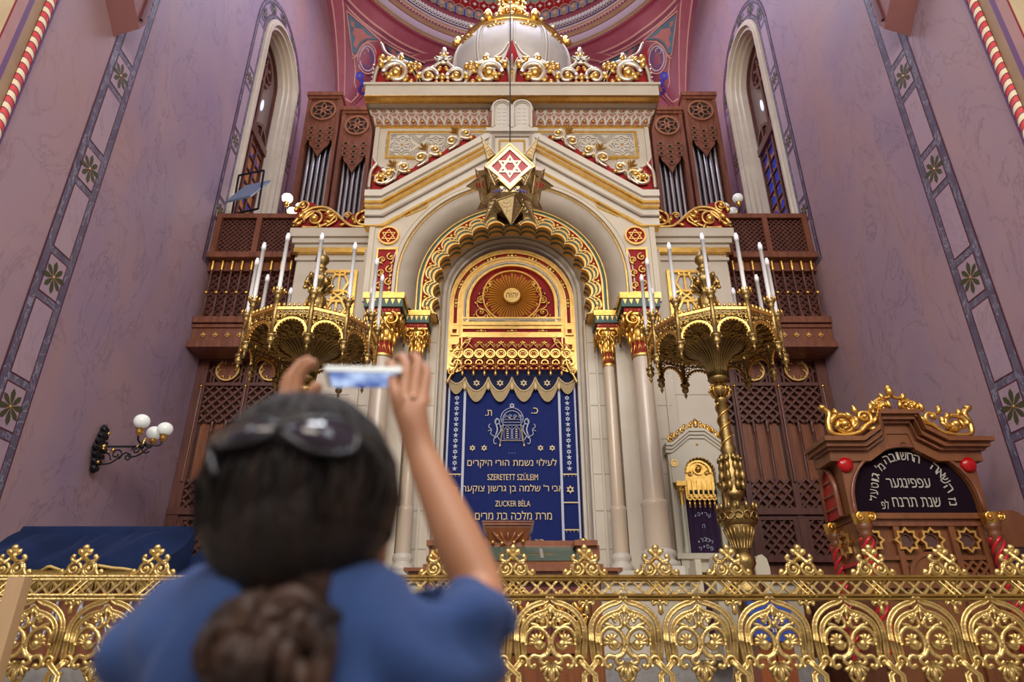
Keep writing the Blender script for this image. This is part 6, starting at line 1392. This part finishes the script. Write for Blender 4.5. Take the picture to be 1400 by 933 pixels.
# tan post in front of the railing, brown chair back at the far right
po=MB(); xa_,xb_=P(11,789,4.62)[0],P(34,789,4.62)[0]; zt_=P(30,789,4.62)[1]; po.add([(xa_,4.62,0),(xb_,4.62,0),(xb_,4.62,zt_),(xa_,4.62,zt_),(xa_,4.70,0),(xb_,4.70,0),(xb_,4.70,zt_),(xa_,4.70,zt_)],[(0,1,2,3),(4,5,6,7),(1,5,6,2),(0,4,7,3),(3,2,6,7)],0,False)
po.box(xa_-.06,xb_+.06,4.56,4.78,0,.06,0); po.build('wooden_post',[mat('light_beech_wood',(.46,.30,.16),.5,0,(.40,.25,.13),3,4,0,1,(2,2,.3))],None,'plain light wooden post standing before the gilded railing','post')
ch=thing('carved_chair',(5.5,7.6,1.0),'brown wooden chair with rounded back beside the canopied pulpit and the wall','chair')
m=MB(); m.prism([(5.24,2.5),(5.24,2.68)]+arc(5.46,2.68,.22,180,0,12)+[(5.68,2.5)],7.6,7.68,0); m.build('backrest',[BRN],ch)
m=MB(); m.box(5.24,5.68,7.3,7.68,1.42,1.5,0); m.build('seat',[BRN],ch)
for x,y in ((5.27,7.33),(5.64,7.33),(5.27,7.64),(5.64,7.64)): m=MB(); m.box(x-.03,x+.03,y-.03,y+.03,1.0,1.42 if y<7.5 else 2.52,0); m.build('leg',[BRN],ch)
w_=MB(); w_.box(5.12,5.69,8.3,8.6,1.0,2.62,0); w_.box(5.1,5.69,8.25,8.6,2.62,2.70,0); w_.build('trim_5',[BRN],kind='structure')
# ------------------------------------------------------------------ the woman taking the picture
SKIN=mat('skin',(.40,.185,.095),.5,0,(.34,.15,.075),6,3,spec=.4); HAIR=mat('dark_brown_hair',(.005,.003,.0025),.5,0,(.028,.015,.009),9,6,.35,90,(3,3,.5),spec=.22,contrast=(.4,.75))  # brown patches in the hair colour stand in for light catching it
SHIRT=mat('blue_cotton',(.016,.046,.155),.9,0,(.011,.032,.115),5,4,.12,160,sheen=(.12,(.5,.6,1),.5))
def V(px,py,Y): x,z=P(px,py,Y); return Vector((x,Y,z))
def skin(name,verts,edges,radii,mt,parent,sub=2,root=0,label=None):
    me=bpy.data.meshes.new(name); off=Vector(LOC[parent.name]) if parent else Vector((0,0,0))
    me.from_pydata([tuple(Vector(v)-off) for v in verts],edges,[]); o=bpy.data.objects.new(name,me); S.collection.objects.link(o)
    bpy.context.view_layer.objects.active=o
    sk=o.modifiers.new('skin','SKIN'); 
    for i,r_ in enumerate(radii):
        d=me.skin_vertices[0].data[i]; d.radius=(r_,r_) if not isinstance(r_,tuple) else r_; d.use_root=(i==root)
    sk.use_smooth_shade=True; ss=o.modifiers.new('sub','SUBSURF'); ss.levels=sub; ss.render_levels=sub
    dg=bpy.context.evaluated_depsgraph_get(); m2=bpy.data.meshes.new_from_object(o.evaluated_get(dg)); o.modifiers.clear(); o.data=m2; m2.name=name
    for p in m2.polygons: p.use_smooth=True
    m2.materials.clear(); m2.materials.append(mt)
    if parent: o.parent=parent
    LOC[o.name]=tuple(off); tag(o,label); return o
HY=.80
HC=V(412,684,HY)                                  # centre of the head
wo=thing('person',(HC.x,HY,0),'woman seen from behind in a blue short-sleeved top, arms raised holding a phone up','person')
sh_l=V(212,892,.80); sh_r=V(600,894,.80); el_l=V(345,778,1.02); el_r=V(662,822,.99); wr_l=V(392,590,1.09); wr_r=V(572,612,1.06)
neck=V(398,858,.80); chest=Vector((HC.x,.80,1.12)); pel=Vector((HC.x-.01,.79,.92))
vs=[pel,Vector((HC.x-.005,.80,1.02)),Vector((HC.x,.80,1.16)),Vector((HC.x,.80,1.30)),neck+Vector((0,.01,.02)),HC+Vector((0,.03,-.05)),HC+Vector((0,.05,.05))]
rs=[(.15,.10),(.12,.08),(.115,.07),(.095,.06),.048,(.072,.085),(.07,.085)]
es=[(i,i+1) for i in range(6)]
def limb(sh,el,wr,i0):
    global vs,rs,es
    b=len(vs); vs+=[sh,sh.lerp(el,.5),el,el.lerp(wr,.35),el.lerp(wr,.7),wr]; rs+=[.048,.042,.037,.039,.031,.025]
    es+=[(i0,b)]+[(b+k,b+k+1) for k in range(5)]; return b+5
wl=limb(sh_l,el_l,wr_l,3); wri=limb(sh_r,el_r,wr_r,3)
# legs down to the floor
for d in (-1,1):
    b=len(vs); hip=pel+Vector((d*.09,0,-.06)); vs+=[hip,Vector((hip.x,.80,.48)),Vector((hip.x,.79,.09)),Vector((hip.x,.90,.04))]; rs+=[.085,.055,.038,.032]; es+=[(0,b),(b,b+1),(b+1,b+2),(b+2,b+3)]
def hand(w,wi,knk,fingers,thumb):
    global vs,rs,es
    b=len(vs); pc=w.lerp(sum((k for k in knk),Vector((0,0,0)))/len(knk),.45); vs.append(pc); rs.append((.030,.018)); es.append((wi,b))
    for k,f in zip(knk,fingers):
        i=len(vs); vs.append(k); rs.append(.0115); es.append((b,i))
        for j,p in enumerate(f): vs.append(p); rs.append(.0098-.0009*j); es.append((i+j,i+j+1))
    i=len(vs)
    for j,p in enumerate(thumb): vs.append(p); rs.append(.0125-.0015*j); es.append((b if j==0 else i+j-1,i+j))
# right hand: palm behind the phone's right end, fingers curled over its top edge, thumb underneath
hand(wr_r,wri,[V(538,535,1.06),V(553,532,1.065),V(566,534,1.07),V(578,541,1.075)],
 [[V(538,508,1.075),V(534,497,1.09),V(531,500,1.105)],[V(556,500,1.08),V(549,488,1.095),V(541,492,1.11)],[V(572,500,1.085),V(568,487,1.10),V(556,489,1.115)],[V(583,513,1.09),V(580,501,1.10),V(568,500,1.115)]],
 [V(546,560,1.04),V(541,540,1.035),V(540,528,1.04)])
hand(wr_l,wl,[V(402,548,1.09),V(394,540,1.095),V(390,536,1.10),V(390,548,1.105)],
 [[V(408,518,1.09),V(420,500,1.085),V(434,494,1.085)],[V(398,514,1.095),V(410,497,1.10),V(427,490,1.105)],[V(393,518,1.10),V(404,505,1.11),V(420,500,1.115)],[V(394,530,1.11),V(406,518,1.115),V(420,512,1.12)]],
 [V(420,550,1.07),V(430,533,1.06),V(438,522,1.06)])
skin('body',vs,es,rs,SKIN,wo,2)
# head of hair: one shell, gathered into a low loose bun
def hairshell():
    m=MB(); n,k=40,28; vs_=[]
    for i in range(k+1):
        t=PI*i/k
        for j in range(n):
            a=2*PI*j/n; x,y,z=math.sin(t)*math.cos(a),math.sin(t)*math.sin(a),math.cos(t)
            rx,ry,rz=.110,.112,.126
            q=Vector((x*rx*(1.0+.06*(-z) if z<0 else 1),y*ry,z*rz))
            if z<-.2: q.x*=1-.42*((-z-.2)/.8)**1.2; q.y-=.022*(-z); q.z*=1.14
            q+=Vector((math.sin(a*13+z*4),math.sin(a*11),0))*.0013
            vs_.append(HC+q+Vector((0,.0,.0)))
    return m.add(vs_,[(i*n+j,i*n+(j+1)%n,(i+1)*n+(j+1)%n,(i+1)*n+j) for i in range(k) for j in range(n)],0)
hm=hairshell()
for i in range(260):                               # strands combed down and back
    a=random.uniform(0,2*PI); pts=[]
    for s_ in range(8):
        t=.15+2.4*s_/7; q=Vector((math.sin(t)*math.cos(a+.12*s_*random.uniform(-.3,.3))*.111,math.sin(t)*math.sin(a)*.113,math.cos(t)*.127))
        if q.z<-.03: q.x*=1-.42*max(0,(-q.z/.126-.2)/.8)**1.2
        lf=1.004+(.03*random.random()*s_/7 if i%6==0 else .012*((i*7)%5)/5); pts.append(HC+q*lf)
    hm.tube(pts,[.0012,.0028,.0032,.0032,.003,.0028,.002,.001],4)
hair=hm.build('hair',[HAIR],wo)
bn=MB(); BC=V(378,893,.70)
for i in range(46):                                # loose curls of the bun
    a=random.uniform(0,2*PI); e=random.uniform(-.9,.9); c=BC+Vector((math.cos(a)*.048*math.cos(e),math.sin(a)*.030,e*.036)); r_=random.uniform(.014,.024); ax=random.uniform(0,PI)
    pts=[c+Vector((r_*math.cos(R(u))*math.cos(ax),r_*math.cos(R(u))*math.sin(ax)*.7-.004*u/300,r_*math.sin(R(u)))) for u in range(0,300,30)]
    bn.tube(pts,[.005]+[.0095]*8+[.004],6)
bn.blob(BC+Vector((0,.008,0)),(.052,.030,.044),0,16,10)
for i in range(24): a=R(15*i); bn.tube([HC+Vector((.05*math.cos(a),-.055,-.085+.02*math.sin(a))),BC+Vector((.035*math.cos(a),.01,.02+.02*math.sin(a)))],[.012,.012],6)
for i in range(9): x=random.uniform(-.05,.05); bn.tube([BC+Vector((x,-.02,-.02)),BC+Vector((x*1.2,-.03,-.06)),BC+Vector((x*1.1+.01,-.028,-.10))],[.010,.009,.003],5)
bn.build('hair_bun',[mat('brown_hair_lengths',(.010,.005,.004),.48,0,(.065,.030,.017),14,5,.3,90,spec=.25)],hair,label='loose curly brown bun at the nape')
# ears
for d in (-1,1):
    e=MB(); e.blob(HC+Vector((d*.088,.045,-.045)),(.010,.018,.030),0,10,8); e.build('ear',[SKIN],wo)
fc=MB(); fc.blob(HC+Vector((0,.085,-.02)),(.072,.055,.098),0,20,14); fc.blob(HC+Vector((0,.145,-.03)),(.013,.020,.022),0,10,8); fc.blob(HC+Vector((0,.138,-.072)),(.024,.008,.009),1,10,6)
for d in (-1,1): fc.blob(HC+Vector((d*.03,.133,.004)),(.013,.008,.009),2,10,6); fc.blob(HC+Vector((d*.03,.136,.026)),(.020,.006,.004),3,8,5)
fc.build('face',[SKIN,mat('lips',(.38,.12,.10),.4),mat('eyes',(.7,.68,.65),.2),HAIR],wo)
# blue top: bodice with short sleeves, as one skinned garment shell
bl=lambda a,b,t:a.lerp(b,t)
sv=[Vector((HC.x,.79,.90)),Vector((HC.x,.80,1.06)),Vector((HC.x,.80,1.20)),Vector((HC.x,.80,1.315)),V(396,880,.79)+Vector((0,0,-.02))]
sr=[(.165,.12),(.15,.108),(.165,.115),(.150,.105),(.075,.06)]
se=[(0,1),(1,2),(2,3),(3,4)]
def sleeve(sh,el,t,r0,r1,cap):
    b=len(sv); sv.extend([bl(sv[3],sh,.55)+Vector((0,0,.035)),cap,bl(cap,el,.35)+Vector((0,0,-.006)),bl(cap,el,t)]); sr.extend([.085,r0,r0*.98,r1]); se.extend([(3,b),(b,b+1),(b+1,b+2),(b+2,b+3)])
sleeve(sh_l,el_l,.72,.074,.070,V(212,898,.80)); sleeve(sh_r,el_r,.62,.070,.064,V(596,900,.80))
top=skin('blue_top',sv,se,sr,SHIRT,wo,3)
import mathutils.noise as _nz
for v in top.data.vertices:
    p=v.co; n=_nz.noise(Vector((p.x*9,p.y*9,p.z*7)))*.016+_nz.noise(Vector((p.x*20+p.z*16,p.y*18,p.z*9)))*.011; w=math.sin(70*(p.x*.6*(1 if p.x>0 else -1)+p.z*.8)+5*_nz.noise(Vector((p.x*6,p.y*6,p.z*6))))*max(0,abs(p.x)-.06)*.065; v.co=p+v.normal*(n+w)
def trousers():
    t=MB()
    for d in (-1,1): t.tube([(HC.x+d*.085,.80,.93),(HC.x+d*.09,.80,.5),(HC.x+d*.085,.80,.10)],[.115,.085,.075],14)
    t.blob((HC.x,.79,.90),(.185,.135,.12),0,16,10); t.build('trousers',[mat('dark_trousers',(.02,.022,.03),.8)],wo)
    s_=MB(); 
    for d in (-1,1): s_.blob((HC.x+d*.085,.86,.045),(.048,.125,.045),0,14,8)
    s_.build('shoes',[BLACK],wo)
trousers()
# sunglasses pushed up on the head
sg=thing('sunglasses',tuple(V(385,598,.70)),'dark sunglasses pushed up on the back of the dark-haired head','sunglasses')
def onhead(px,py,lift=.006):
    u=(px-700)/F; v=(466.5-py)/F; d=Vector((u,math.cos(TH)-v*math.sin(TH),math.sin(TH)+v*math.cos(TH))); o=Vector((0,0,CZ))-HC
    s_=Vector((1/(.112+lift),1/(.114+lift),1/(.129+lift))); D=Vector((d.x*s_.x,d.y*s_.y,d.z*s_.z)); O=Vector((o.x*s_.x,o.y*s_.y,o.z*s_.z))
    A,B,C=D.dot(D),2*D.dot(O),O.dot(O)-1; q=B*B-4*A*C
    t=(-B-math.sqrt(q))/(2*A) if q>=0 else -B/(2*A)
    return Vector((0,0,CZ))+d*t
LENS=mat('dark_mirror_lens',(.018,.010,.020),.10,0,spec=.5); FRM=mat('glossy_black_frame',(.012,.010,.012),.2)
for pts,nm in (([(294,602),(300,592),(330,580),(362,574),(376,582),(372,592),(345,603),(312,610),(298,610)],'l'),([(388,582),(402,576),(440,572),(470,578),(486,592),(486,612),(468,620),(430,617),(400,602),(388,592)],'r')):
    c=onhead(sum(p[0] for p in pts)/len(pts),sum(p[1] for p in pts)/len(pts),.017); q=[onhead(x,y,.012) for x,y in smooth(pts+[pts[0]],4)[:-1]]
    m=MB(); mid=[(p+c)/2+(c-HC).normalized()*.004 for p in q]; k=len(q); m.add(q+mid+[c+(c-HC).normalized()*.003],[(i,(i+1)%k,k+(i+1)%k,k+i) for i in range(k)]+[(k+i,k+(i+1)%k,2*k) for i in range(k)],0); m.build('lens',[LENS],sg)
    m=MB(); m.tube(q,.0032,6,0,True); m.build('rim',[FRM],sg)
m=MB(); m.tube([onhead(374,584,.014),onhead(381,579,.016),onhead(389,584,.014)],.0035,6); m.build('bridge',[FRM],sg)
for a in ([(296,604),(286,608),(288,628),(296,650)],[(486,600),(500,608),(514,622),(524,640)]): m=MB(); m.tube([onhead(x,y,.010) for x,y in smooth(a,4)],.0036,6); m.build('temple_arm',[FRM],sg)
# the phone, tilted back, screen towards the camera
ph=thing('phone',tuple(V(492,515,1.075)),'white-edged phone with a bright blue screen held up in both hands','phone')
def slab(m,c4,th,mi):
    nn=(c4[1]-c4[0]).cross(c4[3]-c4[0]).normalized()*th; m.add(c4+[v+nn for v in c4],[(0,1,2,3),(7,6,5,4),(0,1,5,4),(1,2,6,5),(2,3,7,6),(3,0,4,7)],mi,False)
a,b=V(440,500,1.065),V(548,503,1.065); dn=Vector((.004,.050,-.006)); 
tl_,tr_=V(443,507,1.055),V(549,509,1.055); bl_,br_=V(449,530,1.10),V(546,531,1.10)
m=MB(); slab(m,[bl_,br_,tr_,tl_],-.011,0); m.build('phone_case',[mat('white_phone_shell',(.62,.66,.64),.35)],ph)
i4=[bl_.lerp(br_,.06),bl_.lerp(br_,.94),tl_.lerp(tr_,.94),tl_.lerp(tr_,.06)]; nn=(i4[1]-i4[0]).cross(i4[3]-i4[0]).normalized()
sgn=1 if nn.dot(Vector((0,0,CZ))-i4[0])>0 else -1
q=[i4[0].lerp(i4[3],.08),i4[1].lerp(i4[2],.08),i4[1].lerp(i4[2],.95),i4[0].lerp(i4[3],.95)]; q=[v+nn*sgn*.0012 for v in q]
def scr():
    m=bpy.data.materials.new('lit_screen'); m.use_nodes=True; n=m.node_tree.nodes; l=m.node_tree.links; b_=n['Principled BSDF']; tc=n.new('ShaderNodeTexCoord'); gr=n.new('ShaderNodeTexNoise'); gr.inputs['Scale'].default_value=26; cr=n.new('ShaderNodeValToRGB')
    l.new(tc.outputs['Object'],gr.inputs[0]); l.new(gr.outputs['Fac'],cr.inputs[0]); e=cr.color_ramp.elements; e[0].position=.4; e[0].color=(.05,.12,.42,1); e[1].position=.66; e[1].color=(.55,.70,1,1)
    l.new(cr.outputs[0],b_.inputs['Emission Color']); b_.inputs['Emission Strength'].default_value=.75; b_.inputs['Base Color'].default_value=(.01,.01,.02,1); b_.inputs['Roughness'].default_value=.15; return m
m=MB(); m.add(q,[(0,1,2,3)],0,False); m.build('screen',[scr()],ph)
